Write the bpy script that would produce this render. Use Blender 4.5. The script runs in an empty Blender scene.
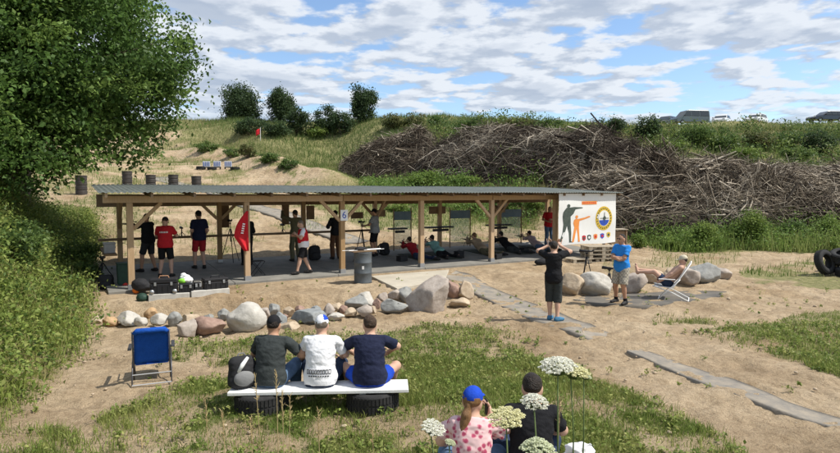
import bpy, math, random
import numpy as np
from mathutils import Vector, Matrix
from mathutils.bvhtree import BVHTree

SC = bpy.context.scene
COL = SC.collection
R = math.radians
rng = np.random.default_rng(7)
random.seed(7)

# ------------------------------------------------------------------ camera, sky, sun, exposure
EYE = 2.8
FPX = 585.0                     # focal length in units of the photo's 840 px width
PITCH = math.atan(33.5 / FPX)
cam_d = bpy.data.cameras.new('camera')
cam = bpy.data.objects.new('camera', cam_d)
COL.objects.link(cam)
cam.location = (0, 0, EYE)
cam.rotation_euler = (math.pi / 2 - PITCH, 0, 0)
cam_d.sensor_width = 36
cam_d.lens = 36 * FPX / 840
cam_d.clip_end = 3000
SC.camera = cam

SUN_EL, SUN_AZ = R(54), R(-9)    # azimuth measured from +X towards +Y (sun stands to the right)
sun_dir = Vector((math.cos(SUN_EL) * math.cos(SUN_AZ), math.cos(SUN_EL) * math.sin(SUN_AZ), math.sin(SUN_EL)))
sd = bpy.data.lights.new('sun', 'SUN')
sd.energy = 4.5
sd.angle = R(0.53)
sd.color = (1.0, 0.95, 0.86)
so = bpy.data.objects.new('sun', sd)
COL.objects.link(so)
so.rotation_euler = sun_dir.to_track_quat('Z', 'Y').to_euler()

SC.view_settings.view_transform = 'Standard'
SC.view_settings.look = 'None'
SC.view_settings.exposure = 0.32
SC.view_settings.gamma = 1.0
SC.view_settings.use_curve_mapping = False
SC.render.engine = 'CYCLES'
SC.cycles.max_bounces = 6
SC.cycles.transparent_max_bounces = 8

def make_world():
    w = bpy.data.worlds.new('World')
    SC.world = w
    w.use_nodes = True
    nt = w.node_tree
    N, L = nt.nodes, nt.links
    N.clear()
    out = N.new('ShaderNodeOutputWorld')
    bg = N.new('ShaderNodeBackground')
    bg.inputs['Strength'].default_value = 0.15
    L.new(bg.outputs[0], out.inputs[0])
    sky = N.new('ShaderNodeTexSky')
    sky.sky_type = 'NISHITA'
    sky.sun_disc = False
    sky.sun_elevation = SUN_EL
    sky.sun_rotation = math.pi / 2 - SUN_AZ
    sky.air_density = 1.0
    sky.dust_density = 0.4
    sky.ozone_density = 3.5
    tc = N.new('ShaderNodeTexCoord')
    sep = N.new('ShaderNodeSeparateXYZ')
    L.new(tc.outputs['Generated'], sep.inputs[0])

    def math_(op, a, b=None, clamp=False):
        n = N.new('ShaderNodeMath')
        n.operation = op
        n.use_clamp = clamp
        for i, v in enumerate((a, b)):
            if v is None:
                continue
            if isinstance(v, (int, float)):
                n.inputs[i].default_value = v
            else:
                L.new(v, n.inputs[i])
        return n.outputs[0]
    z = math_('ADD', math_('MAXIMUM', sep.outputs[2], 0.0), 0.10)
    # direction projected on a flat cloud layer
    px = math_('DIVIDE', sep.outputs[0], z)
    py = math_('DIVIDE', sep.outputs[1], z)
    def layer(shx, shy, scale, detail, rough):
        cb = N.new('ShaderNodeCombineXYZ')
        L.new(math_('ADD', px, shx), cb.inputs[0])
        L.new(math_('ADD', py, shy), cb.inputs[1])
        n = N.new('ShaderNodeTexNoise')
        n.inputs['Scale'].default_value = scale
        n.inputs['Detail'].default_value = detail
        n.inputs['Roughness'].default_value = rough
        n.inputs['Distortion'].default_value = 0.0
        L.new(cb.outputs[0], n.inputs['Vector'])
        return n.outputs['Fac']
    def ramp(v, a, b):
        n = N.new('ShaderNodeMapRange')
        n.interpolation_type = 'SMOOTHSTEP'
        n.inputs['From Min'].default_value = a
        n.inputs['From Max'].default_value = b
        L.new(v, n.inputs['Value'])
        return n.outputs['Result']
    n1 = layer(SKX, SKY_, 2.9, 9, 0.54)
    n1b = layer(SKX + 0.07, SKY_ - 0.09, 2.9, 9, 0.54)   # the same layer looked up a step towards the sun: lit rims
    n2 = layer(SKX * 2 + 4.0, 5.0, 0.6, 2, 0.5)
    dens = math_('ADD', n1, math_('MULTIPLY', math_('SUBTRACT', n2, 0.5), 0.55))
    cov = ramp(dens, CLOUD_A, CLOUD_B)
    lit = ramp(math_('SUBTRACT', n1, n1b), -0.09, 0.10)
    thick = ramp(dens, 0.50, 0.72)
    cm = N.new('ShaderNodeMix')
    cm.data_type = 'RGBA'
    cm.inputs[6].default_value = (1.9, 2.35, 3.1, 1)
    cm.inputs[7].default_value = (4.5, 4.75, 5.1, 1)
    L.new(math_('MULTIPLY', math_('ADD', math_('MULTIPLY', lit, 0.8), 0.30), math_('SUBTRACT', 1.12, math_('MULTIPLY', thick, 0.55)), True), cm.inputs[0])
    mx = N.new('ShaderNodeMix')
    mx.data_type = 'RGBA'
    # far away the layer thins into pale haze
    fade = ramp(sep.outputs[2], 0.02, 0.17)
    L.new(math_('MULTIPLY', cov, math_('ADD', math_('MULTIPLY', fade, 0.45), 0.50)), mx.inputs[0])
    L.new(sky.outputs[0], mx.inputs[6])
    L.new(cm.outputs[2], mx.inputs[7])
    L.new(mx.outputs[2], bg.inputs['Color'])
CLOUD_A, CLOUD_B = 0.40, 0.50
SKX, SKY_ = 3.3, 0.0
make_world()

# ------------------------------------------------------------------ helpers: tagging
def tag(o, label=None, cat=None, group=None, kind=None):
    if label: o['label'] = label
    if cat: o['category'] = cat
    if group: o['group'] = group
    if kind: o['kind'] = kind
    return o

def thing(name, label, cat, loc=(0, 0, 0), rz=0.0, group=None):
    o = bpy.data.objects.new(name, None)
    COL.objects.link(o)
    o.empty_display_size = 0.1
    o.location = loc
    o.rotation_euler = (0, 0, rz)
    return tag(o, label, cat, group)

def copy_tree(o, parent=None):
    c = o.copy()
    COL.objects.link(c)
    c.parent = parent
    for ch in list(o.children):
        copy_tree(ch, c)
    return c

# ------------------------------------------------------------------ helpers: materials
def mat(name, col, rough=0.8, var=0.0, scale=8.0, bump=0.0, bscale=40.0, metal=0.0, col2=None, trans=0.0, attr=None, spec=0.3, coat=0.0, stretch=None, rand=0.0):
    m = bpy.data.materials.new(name)
    m.use_nodes = True
    nt = m.node_tree
    N, L = nt.nodes, nt.links
    b = N['Principled BSDF']
    b.inputs['Roughness'].default_value = rough
    b.inputs['Metallic'].default_value = metal
    b.inputs['Specular IOR Level'].default_value = spec
    b.inputs['Coat Weight'].default_value = coat
    tc = N.new('ShaderNodeTexCoord')
    src = tc.outputs['Object']
    if stretch:
        mp = N.new('ShaderNodeMapping')
        mp.inputs['Scale'].default_value = stretch
        L.new(src, mp.inputs[0])
        src = mp.outputs[0]
    colsock = None
    if attr:
        a = N.new('ShaderNodeAttribute')
        a.attribute_name = attr
        colsock = a.outputs['Color']
    if var > 0 or col2:
        n = N.new('ShaderNodeTexNoise')
        n.inputs['Scale'].default_value = scale
        n.inputs['Detail'].default_value = 6
        n.inputs['Roughness'].default_value = 0.65
        L.new(src, n.inputs['Vector'])
        mr = N.new('ShaderNodeMapRange')
        mr.inputs['From Min'].default_value = 0.3
        mr.inputs['From Max'].default_value = 0.7
        L.new(n.outputs['Fac'], mr.inputs['Value'])
        if colsock is None:
            mx = N.new('ShaderNodeMix')
            mx.data_type = 'RGBA'
            c2 = col2 if col2 else tuple(min(1, c * (1 + var)) for c in col[:3])
            c1 = col if col2 else tuple(c * (1 - var) for c in col[:3])
            mx.inputs[6].default_value = (*c1[:3], 1)
            mx.inputs[7].default_value = (*c2[:3], 1)
            L.new(mr.outputs[0], mx.inputs[0])
            colsock = mx.outputs[2]
    if rand > 0 and colsock is not None:      # boards differ a little from one to the next
        oi = N.new('ShaderNodeObjectInfo')
        hs = N.new('ShaderNodeHueSaturation')
        m1 = N.new('ShaderNodeMapRange'); m1.inputs['To Min'].default_value = 1 - rand; m1.inputs['To Max'].default_value = 1 + rand * .5
        m2 = N.new('ShaderNodeMapRange'); m2.inputs['To Min'].default_value = 1.0; m2.inputs['To Max'].default_value = 0.78
        L.new(oi.outputs['Random'], m1.inputs[0]); L.new(oi.outputs['Random'], m2.inputs[0])
        L.new(m1.outputs[0], hs.inputs['Value']); L.new(m2.outputs[0], hs.inputs['Saturation']); L.new(colsock, hs.inputs['Color'])
        colsock = hs.outputs[0]
    if colsock is not None:
        L.new(colsock, b.inputs['Base Color'])
    else:
        b.inputs['Base Color'].default_value = (*col[:3], 1)
    if bump > 0:
        n2 = N.new('ShaderNodeTexNoise')
        n2.inputs['Scale'].default_value = bscale
        n2.inputs['Detail'].default_value = 5
        L.new(src, n2.inputs['Vector'])
        bp = N.new('ShaderNodeBump')
        bp.inputs['Strength'].default_value = bump
        bp.inputs['Distance'].default_value = 0.02
        L.new(n2.outputs['Fac'], bp.inputs['Height'])
        L.new(bp.outputs[0], b.inputs['Normal'])
    if trans > 0:
        t = N.new('ShaderNodeBsdfTranslucent')
        if colsock is not None:
            L.new(colsock, t.inputs['Color'])
        else:
            t.inputs['Color'].default_value = (*col[:3], 1)
        ms = N.new('ShaderNodeMixShader')
        ms.inputs[0].default_value = trans
        o = N['Material Output']
        L.new(b.outputs[0], ms.inputs[1])
        L.new(t.outputs[0], ms.inputs[2])
        L.new(ms.outputs[0], o.inputs[0])
    return m

def cloth(name, col, var=0.12):
    return mat(name, col, rough=0.9, var=var, scale=9, bump=0.7, bscale=17, spec=0.15)

# ------------------------------------------------------------------ helpers: meshes
class MB:
    def __init__(s):
        s.v, s.f, s.m = [], [], []
    def add(s, verts, faces, mi=0):
        o = len(s.v)
        s.v += [tuple(p) for p in verts]
        s.f += [tuple(i + o for i in f) for f in faces]
        s.m += [mi] * len(faces)
        return s
    def box(s, c, size, rot=None, mi=0, taper=1.0):
        hx, hy, hz = size[0] / 2, size[1] / 2, size[2] / 2
        vs = []
        for dz in (-1, 1):
            t = taper if dz > 0 else 1.0
            for dx, dy in ((-1, -1), (1, -1), (1, 1), (-1, 1)):
                vs.append(Vector((dx * hx * t, dy * hy * t, dz * hz)))
        if rot is not None:
            vs = [rot @ v for v in vs]
        c = Vector(c)
        return s.add([v + c for v in vs], [(3, 2, 1, 0), (4, 5, 6, 7), (0, 1, 5, 4), (1, 2, 6, 5), (2, 3, 7, 6), (3, 0, 4, 7)], mi)
    def beam(s, a, b, w, h, up=(0, 0, 1), mi=0):
        a, b = Vector(a), Vector(b)
        d = (b - a)
        l = d.length
        y = d.normalized()
        x = y.cross(Vector(up))
        if x.length < 1e-4:
            x = y.cross(Vector((1, 0, 0)))
        x.normalize()
        z = x.cross(y)
        rot = Matrix((x, y, z)).transposed()
        return s.box((a + b) / 2, (w, l, h), rot, mi)
    def tube(s, pts, r, n=8, caps=True, mi=0):
        pts = [Vector(p) for p in pts]
        rs = r if isinstance(r, (list, tuple)) else [r] * len(pts)
        vs, fs = [], []
        prev = None
        for i, p in enumerate(pts):
            d = (pts[min(i + 1, len(pts) - 1)] - pts[max(i - 1, 0)])
            if d.length < 1e-9:
                d = Vector((0, 0, 1))
            d.normalize()
            if prev is None:
                x = d.cross(Vector((0, 0, 1)))
                if x.length < 0.05:
                    x = d.cross(Vector((1, 0, 0)))
            else:
                x = prev - d * prev.dot(d)
            x.normalize()
            prev = x
            y = d.cross(x)
            for k in range(n):
                a = 2 * math.pi * k / n
                vs.append(p + (x * math.cos(a) + y * math.sin(a)) * rs[i])
        for i in range(len(pts) - 1):
            for k in range(n):
                k2 = (k + 1) % n
                fs.append((i * n + k, i * n + k2, (i + 1) * n + k2, (i + 1) * n + k))
        if caps:
            fs.append(tuple(range(n - 1, -1, -1)))
            fs.append(tuple((len(pts) - 1) * n + k for k in range(n)))
        return s.add(vs, fs, mi)
    def lathe(s, prof, n=24, c=(0, 0, 0), rot=None, mi=0, closed=False):
        c = Vector(c)
        vs, fs = [], []
        for r, z in prof:
            for k in range(n):
                a = 2 * math.pi * k / n
                v = Vector((r * math.cos(a), r * math.sin(a), z))
                vs.append((rot @ v if rot is not None else v) + c)
        m = len(prof)
        rows = range(m if closed else m - 1)
        for i in rows:
            j = (i + 1) % m
            for k in range(n):
                k2 = (k + 1) % n
                fs.append((i * n + k, i * n + k2, j * n + k2, j * n + k))
        if not closed:
            if prof[0][0] > 1e-4: fs.append(tuple(range(n - 1, -1, -1)))
            if prof[-1][0] > 1e-4: fs.append(tuple((m - 1) * n + k for k in range(n)))
        return s.add(vs, fs, mi)
    def ball(s, c, r, n=10, m=7, rot=None, mi=0):
        if isinstance(r, (int, float)): r = (r, r, r)
        c = Vector(c)
        vs = []
        for i in range(m + 1):
            th = math.pi * i / m
            for k in range(n):
                a = 2 * math.pi * k / n
                v = Vector((r[0] * math.sin(th) * math.cos(a), r[1] * math.sin(th) * math.sin(a), r[2] * math.cos(th)))
                vs.append((rot @ v if rot is not None else v) + c)
        fs = []
        for i in range(m):
            for k in range(n):
                k2 = (k + 1) % n
                fs.append((i * n + k, (i + 1) * n + k, (i + 1) * n + k2, i * n + k2))
        return s.add(vs, fs, mi)
    def prism(s, poly, y0, y1, mi=0, xf=None):
        """poly in x,z extruded along y"""
        n = len(poly)
        vs = [Vector((x, y0, z)) for x, z in poly] + [Vector((x, y1, z)) for x, z in poly]
        if xf: vs = [xf(v) for v in vs]
        fs = [tuple(range(n)), tuple(range(2 * n - 1, n - 1, -1))]
        for i in range(n):
            j = (i + 1) % n
            fs.append((i, i + n, j + n, j))
        return s.add(vs, fs, mi)
    def build(s, name, mats, parent=None, smooth=False, bev=0.0):
        me = bpy.data.meshes.new(name)
        me.from_pydata(s.v, [], s.f)
        if not isinstance(mats, (list, tuple)): mats = [mats]
        for m_ in mats: me.materials.append(m_)
        if len(mats) > 1: me.polygons.foreach_set('material_index', s.m)
        if smooth: me.polygons.foreach_set('use_smooth', [True] * len(s.f))
        me.update()
        o = bpy.data.objects.new(name, me)
        COL.objects.link(o)
        o.parent = parent
        if bev > 0:
            b = o.modifiers.new('bevel', 'BEVEL')
            b.width = bev
            b.segments = 2
            b.limit_method = 'ANGLE'
        return o

def np_mesh(name, verts, faces, m, parent=None, tint=None, smooth=False):
    """verts (n,3) array, faces list of (k,c) int arrays; tint (n,3) colour of the thing itself"""
    if not isinstance(faces, list): faces = [faces]
    me = bpy.data.meshes.new(name)
    me.vertices.add(len(verts))
    me.vertices.foreach_set('co', np.ascontiguousarray(verts, dtype=np.float32).ravel())
    loops = np.concatenate([f.ravel() for f in faces]).astype(np.int32)
    tot = np.concatenate([np.full(len(f), f.shape[1], np.int32) for f in faces])
    start = np.concatenate([[0], np.cumsum(tot)[:-1]]).astype(np.int32)
    me.loops.add(len(loops))
    me.loops.foreach_set('vertex_index', loops)
    me.polygons.add(len(tot))
    me.polygons.foreach_set('loop_start', start)
    me.polygons.foreach_set('loop_total', tot)
    if smooth: me.polygons.foreach_set('use_smooth', np.ones(len(tot), bool))
    me.update(calc_edges=True)
    if tint is not None:
        a = me.attributes.new('tint', 'FLOAT_COLOR', 'POINT')
        c = np.ones((len(verts), 4), np.float32)
        c[:, :3] = tint
        a.data.foreach_set('color', c.ravel())
    me.materials.append(m)
    o = bpy.data.objects.new(name, me)
    COL.objects.link(o)
    o.parent = parent
    return o

# value noise for shapes
def vnoise(p, seed=0):
    p = np.asarray(p, float)
    i = np.floor(p).astype(np.int64)
    f = p - i
    f = f * f * (3 - 2 * f)
    d = p.shape[-1]
    out = np.zeros(p.shape[:-1])
    for c in range(2 ** d):
        h = np.full(p.shape[:-1], seed * 7919 + 13, np.int64)
        w = np.ones(p.shape[:-1])
        for k in range(d):
            b = (c >> k) & 1
            h = (h * 374761393 + (i[..., k] + b) * 668265263) & 0xFFFFFFFF
            h = (h ^ (h >> 13)) * 1274126177 & 0xFFFFFFFF
            w = w * (f[..., k] if b else 1 - f[..., k])
        h = (h ^ (h >> 16)) & 0xFFFF
        out += w * (h / 65535.0)
    return out * 2 - 1

def fbm(p, seed=0, octv=4, gain=0.5):
    p = np.asarray(p, float)
    s, a = 0, 1
    for o in range(octv):
        s = s + a * vnoise(p * 2 ** o, seed + o)
        a *= gain
    return s
# ------------------------------------------------------------------ terrain
A_DIR = np.array([0.855, 0.518])     # along the shelter, left end to right end
N_DIR = np.array([-0.518, 0.855])    # from the shelter towards the range
S0 = np.array([-7.4, 14.9])          # front left post
def sm(t):
    t = np.clip(t, 0, 1)
    return t * t * (3 - 2 * t)
TOE_BANK = np.array([(-4.6, 5.0), (-5.4, 8.0), (-6.2, 10.8), (-7.6, 13.6), (-8.9, 15.4), (-9.9, 17.5), (-11.2, 20.5), (-15, 27), (-20, 34)])
def toe_x(y):
    return np.interp(y, TOE_BANK[:, 1], TOE_BANK[:, 0])
def emb(x, y):
    toe = np.interp(x, [-60, -25, -10, 0, 8, 14, 60], [70, 66, 56, 40, 31.5, 30, 29])
    ln = np.interp(x, [-60, -25, -10, 0, 8, 60], [16, 17, 22, 30, 33, 35])
    crest = np.interp(x, [-60, -25, -8, 2, 12, 40, 80], [13.0, 12.9, 12.2, 11.5, 10.3, 10.2, 10.0])
    return toe, ln, crest
RIDGE_A, RIDGE_B = np.array([-22.5, 60.0]), np.array([-4.2, 40.5])
def ridge(x, y):
    d = RIDGE_B - RIDGE_A; L = np.hypot(*d); d = d / L
    s = (x - RIDGE_A[0]) * d[0] + (y - RIDGE_A[1]) * d[1]
    q = (x - RIDGE_A[0]) * -d[1] + (y - RIDGE_A[1]) * d[0]      # positive beyond the ridge
    return q, sm((s + 2) / 5) * sm((L + 1 - s) / 6)
def Z(x, y):
    x = np.asarray(x, float)
    y = np.asarray(y, float)
    z = 1.25 * sm(1 - (y - 1.6) / 3.0)
    yr = np.interp(x, [-9, -7.5, 0.5, 30], [12.6, 12.95, 14.85, 14.9])
    w = np.interp(x, [-9, 0.2, 2.0, 8], [0.5, 0.5, 4.0, 7.0])
    z = z + 0.27 * sm((y - yr) / w) * sm((12 - x) / 5)
    r = (x - S0[0]) * N_DIR[0] + (y - S0[1]) * N_DIR[1] - 3.6
    t = (x - S0[0]) * A_DIR[0] + (y - S0[1]) * A_DIR[1]
    gate = sm((26 - t) / 8)
    rise = 0.145 * np.maximum(r, 0) - 0.145 * 1.0 * sm(r / 2.0) * 0.5
    z = z + np.clip(rise, 0, 8) * gate + 0.16 * sm((r + 3) / 3) * gate
    toe, ln, crest = emb(x, y)
    e = np.clip((y - toe) / ln, 0, 1)
    e = e + 0.12 * np.sin(e * math.pi)
    e = np.clip(e, 0, 1)
    z = z * (1 - e) + crest * e
    # ridge of sand pushed up on the range
    z = z + 1.15 * np.exp(-(ridge(x, y)[0] / 2.3) ** 2) * ridge(x, y)[1]
    # grassy bank on the left
    d = (toe_x(y) - x) * 0.9
    bank = 2.75 * sm(d / 3.6 * 0.35 + 0.65 * np.clip(d / 3.6, 0, 1)) * sm((30 - y) / 9) * sm((y + 4) / 6)
    z = np.where(d > 0, np.maximum(z, np.minimum(z * 0.3 + bank, 2.9)), z)
    # small unevenness
    p = np.stack([x, y], -1)
    far = sm((y - 22) / 20)
    onslab = (r < 0.2) & (r > -4.0) & (t > -1) & (t < 19.5)
    z = z + (0.035 * fbm(p * 0.9, 3, 3) + 0.012 * fbm(p * 4.1, 9, 2)) * np.where(onslab, 0.15, 1.0) + far * 0.35 * fbm(p * 0.17, 5, 3)
    return z
def Zf(x, y):
    return float(Z(np.array([x]), np.array([y]))[0])
CP, SP = math.cos(PITCH), math.sin(PITCH)
def ray(u, v):
    a, b = (u - 420) / FPX, (v - 226.5) / FPX
    d = np.array([a, CP - b * SP, -SP - b * CP])
    return d / d[1]
def at(u, v, y):
    """world point on the sight line of photo pixel u,v at depth y"""
    d = ray(u, v)
    return np.array([d[0] * y, y, EYE + d[2] * y])
def gp(u, v, zplane=None):
    """where the sight line of a photo pixel meets the ground"""
    d = ray(u, v)
    if zplane is not None:
        y = (zplane - EYE) / d[2]
        return np.array([d[0] * y, y, zplane])
    ys = np.concatenate([np.arange(4.5, 30, 0.02), np.arange(30, 120, 0.1)])
    zz = Z(d[0] * ys, ys)
    below = np.nonzero(EYE + d[2] * ys < zz)[0]
    y = ys[below[0]] if len(below) else 100.0
    return np.array([d[0] * y, y, Zf(d[0] * y, y)])
def on(x, y, dz=0.0):
    return (x, y, Zf(x, y) + dz)
def inpoly(x, y, poly):
    poly = np.asarray(poly)
    c = np.zeros(x.shape, bool)
    j = len(poly) - 1
    for i in range(len(poly)):
        xi, yi = poly[i]
        xj, yj = poly[j]
        with np.errstate(divide='ignore', invalid='ignore'):
            k = ((yi > y) != (yj > y)) & (x < (xj - xi) * (y - yi) / (yj - yi + 1e-12) + xi)
        c ^= k
        j = i
    return c
def px_poly(pts):
    return np.array([gp(u, v)[:2] for u, v in pts])

# places where grass grows (polygons on the ground)
G_FRONT = px_poly([(60, 470), (95, 428), (140, 400), (205, 384), (300, 386), (410, 366), (470, 350), (520, 352), (560, 365), (610, 385), (660, 405), (720, 435), (760, 470)])
G_MID = px_poly([(395, 330), (450, 325), (520, 333), (545, 346), (520, 360), (430, 385), (380, 385), (350, 345)])
G_MID2 = px_poly([(170, 345), (250, 335), (330, 332), (400, 338), (390, 350), (260, 365), (215, 370), (160, 360)])
G_RIGHT = px_poly([(690, 335), (740, 322), (800, 313), (850, 310), (850, 380), (800, 365), (740, 350)])
G_RIGHT2 = px_poly([(735, 272), (800, 262), (850, 258), (850, 290), (800, 287), (760, 284)])
G_SPOT = px_poly([(655, 318), (690, 316), (715, 322), (690, 328), (660, 326)])
G_SPOT2 = px_poly([(620, 296), (660, 250), (740, 252), (735, 263), (670, 268), (600, 262)])
G_LEFTB = px_poly([(-20, 470), (-20, 432), (40, 428), (75, 440), (70, 470)])
def grass_mask(x, y):
    """0..1 how much green grows at a place"""
    p = np.stack([x, y], -1)
    n1 = fbm(p * 0.55, 21, 3) * 0.5 + 0.5
    n2 = fbm(p * 1.9, 31, 3) * 0.5 + 0.5
    pt = 0.25 + 0.75 * sm((n1 * 0.6 + n2 * 0.5 - 0.33) / 0.25)
    g = np.zeros(x.shape)
    for poly, k in ((G_FRONT, 1.0), (G_MID, 0.7), (G_MID2, 0.5), (G_RIGHT, 0.75), (G_RIGHT2, 0.9), (G_SPOT, 0.8), (G_SPOT2, 0.4), (G_LEFTB, 0.85)):
        g = np.maximum(g, inpoly(x + 0.25 * (n2 - .5), y + 0.5 * (n1 - .5), poly) * k * pt)
    d = toe_x(y) - x
    g = np.maximum(g, sm((d + 0.4) / 1.0) * (y < 28) * (0.8 + 0.2 * pt))
    g = np.maximum(g, (y < 5.2) * 0.9)
    toe, ln, crest = emb(x, y)
    e = (y - toe) / ln
    lef = sm((-6 - x) / 10)
    g = np.maximum(g, sm((e - 0.02 - 0.30 * lef + 0.35 * (n1 - .5)) / 0.12) * (0.75 + 0.25 * pt))
    g = np.maximum(g, sm((x - 11 - 3 * (n1 - .5)) / 2) * sm((y - 27.2 - 1.5 * (n2 - .5)) / 1.0))
    r = (x - S0[0]) * N_DIR[0] + (y - S0[1]) * N_DIR[1] - 3.6
    t = (x - S0[0]) * A_DIR[0] + (y - S0[1]) * A_DIR[1]
    # the range floor behind the shelter: green at its right side, thin patches elsewhere
    g = np.maximum(g, (r > 1.2) * sm((t - 9.0 + 4 * (n1 - .5)) / 3) * sm((r - 4.0 - 3 * (n2 - .5)) / 2))
    g = np.maximum(g, (r > 1.2) * (r < 30) * sm((n1 * 0.7 + n2 * 0.4 - 0.62) / 0.12) * 0.55)
    g = np.maximum(g, (r > 24) * sm((n1 * .6 + n2 * .5 - .45) / .2) * sm((y - 44) / 3) * 0.7)
    g = np.maximum(g, (r > 13) * (r < 30) * sm((n1 * .6 + n2 * .5 - .47) / .14) * .7 * (t < 12))
    q, w = ridge(x, y)
    g = np.where((w > .05) & (q > -3.5) & (q < .2 + .8 * (n1 - .5)), np.maximum(g * (1 - w), w * sm((n1 * .5 + n2 * .7 - .58) / .1) * .9), g)
    g = np.maximum(g, w * (q > .3 + .8 * (n1 - .5)) * (q < 4) * .95)
    return np.clip(g, 0, 1)

def terrain():
    def lines(segs):
        out = []
        for a, b, n in segs: out.append(np.linspace(a, b, n, endpoint=False))
        return np.concatenate(out + [[segs[-1][1]]])
    xs = lines([(-900, -80, 14), (-80, -30, 50), (-30, -14, 60), (-14, 14, 260), (14, 40, 90), (40, 90, 40), (90, 900, 14)])
    ys = lines([(-20, 4, 30), (4, 17, 200), (17, 34, 140), (34, 90, 150), (90, 130, 20), (130, 1500, 12)])
    X, Y = np.meshgrid(xs, ys)
    Zz = Z(X, Y)
    g = grass_mask(X, Y)
    # scuffed sand: footprints and humps where the ground is bare
    p = np.stack([X, Y], -1)
    bare = (1 - g) * (Y < 30)
    r = (X - S0[0]) * N_DIR[0] + (Y - S0[1]) * N_DIR[1]
    tt = (X - S0[0]) * A_DIR[0] + (Y - S0[1]) * A_DIR[1]
    slab = (r > -1.2) & (r < 4.2) & (tt > -1) & (tt < 19.5)
    Zz = Zz + bare * np.where(slab, 0, 1) * (0.04 * np.clip(fbm(p * 2.6, 55, 4), -1, 1) - 0.035 * sm((fbm(p * 5.5, 57, 2) - .35) / .25))
    V = np.stack([X, Y, Zz], -1).reshape(-1, 3)
    ny, nx = X.shape
    idx = np.arange(nx * ny).reshape(ny, nx)
    F = np.stack([idx[:-1, :-1], idx[:-1, 1:], idx[1:, 1:], idx[1:, :-1]], -1).reshape(-1, 4)
    m = bpy.data.materials.new('sandy_ground')
    m.use_nodes = True
    nt = m.node_tree
    N, L = nt.nodes, nt.links
    b = N['Principled BSDF']
    b.inputs['Roughness'].default_value = 0.95
    b.inputs['Specular IOR Level'].default_value = 0.15
    tc = N.new('ShaderNodeTexCoord')
    def noise(sc, det=6, ro=.6):
        n = N.new('ShaderNodeTexNoise')
        n.inputs['Scale'].default_value = sc
        n.inputs['Detail'].default_value = det
        n.inputs['Roughness'].default_value = ro
        L.new(tc.outputs['Object'], n.inputs['Vector'])
        return n.outputs['Fac']
    def ramp(fac, stops):
        r_ = N.new('ShaderNodeValToRGB')
        e = r_.color_ramp.elements
        e[0].position, e[0].color = stops[0][0], (*stops[0][1], 1)
        e[1].position, e[1].color = stops[-1][0], (*stops[-1][1], 1)
        for q, c in stops[1:-1]:
            k = e.new(q)
            k.color = (*c, 1)
        L.new(fac, r_.inputs[0])
        return r_.outputs[0]
    def mixc(f, a, b_, mode='MIX'):
        mx = N.new('ShaderNodeMix')
        mx.data_type = 'RGBA'
        mx.blend_type = mode
        if isinstance(f, float): mx.inputs[0].default_value = f
        else: L.new(f, mx.inputs[0])
        L.new(a, mx.inputs[6])
        L.new(b_, mx.inputs[7])
        return mx.outputs[2]
    sand = ramp(noise(0.6), [(0.3, (0.32, 0.235, 0.145)), (0.5, (0.47, 0.36, 0.235)), (0.72, (0.56, 0.445, 0.305))])
    damp = ramp(noise(0.33, 4, .6), [(0.36, (0.80, 0.75, 0.68)), (0.5, (1, 1, 1))])
    sand = mixc(0.8, sand, damp, 'MULTIPLY')
    fine = ramp(noise(9.0, 8, .7), [(0.3, (0.50, 0.47, 0.43)), (0.55, (1, 1, 1))])
    sand = mixc(0.75, sand, fine, 'MULTIPLY')
    grain = ramp(noise(70, 3, .7), [(0.34, (0.55, 0.5, 0.45)), (0.5, (1, 1, 1)), (0.7, (1.1, 1.1, 1.1))])
    sand = mixc(0.8, sand, grain, 'MULTIPLY')
    soil = ramp(noise(5.0, 8, .7), [(0.3, (0.12, 0.13, 0.05)), (0.5, (0.22, 0.21, 0.09)), (0.7, (0.37, 0.31, 0.17))])
    at_ = N.new('ShaderNodeAttribute')
    at_.attribute_name = 'tint'
    sp = N.new('ShaderNodeSeparateColor')
    L.new(at_.outputs['Color'], sp.inputs[0])
    mr = N.new('ShaderNodeMapRange')
    mr.inputs['From Min'].default_value = 0.15
    mr.inputs['From Max'].default_value = 0.9
    L.new(sp.outputs[0], mr.inputs['Value'])
    c = mixc(mr.outputs[0], sand, soil)
    L.new(c, b.inputs['Base Color'])
    bp = N.new('ShaderNodeBump')
    bp.inputs['Strength'].default_value = 0.9
    bp.inputs['Distance'].default_value = 0.06
    ad = N.new('ShaderNodeMath')
    ad.operation = 'ADD'
    L.new(noise(6, 8, .7), ad.inputs[0])
    L.new(noise(28, 6, .7), ad.inputs[1])
    vo = N.new('ShaderNodeTexVoronoi'); vo.feature = 'SMOOTH_F1'; vo.inputs['Scale'].default_value = 4.2
    L.new(tc.outputs['Object'], vo.inputs['Vector'])
    ad2 = N.new('ShaderNodeMath'); ad2.operation = 'MULTIPLY_ADD'; ad2.inputs[1].default_value = 1.6
    L.new(vo.outputs['Distance'], ad2.inputs[0]); L.new(ad.outputs[0], ad2.inputs[2])
    L.new(ad2.outputs[0], bp.inputs['Height'])
    L.new(bp.outputs[0], b.inputs['Normal'])
    tint = np.repeat(g.reshape(-1, 1), 3, 1)
    o = np_mesh('ground', V, F, m, tint=tint, smooth=True)
    tag(o, kind='structure')
    return o
ground = terrain()

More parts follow.
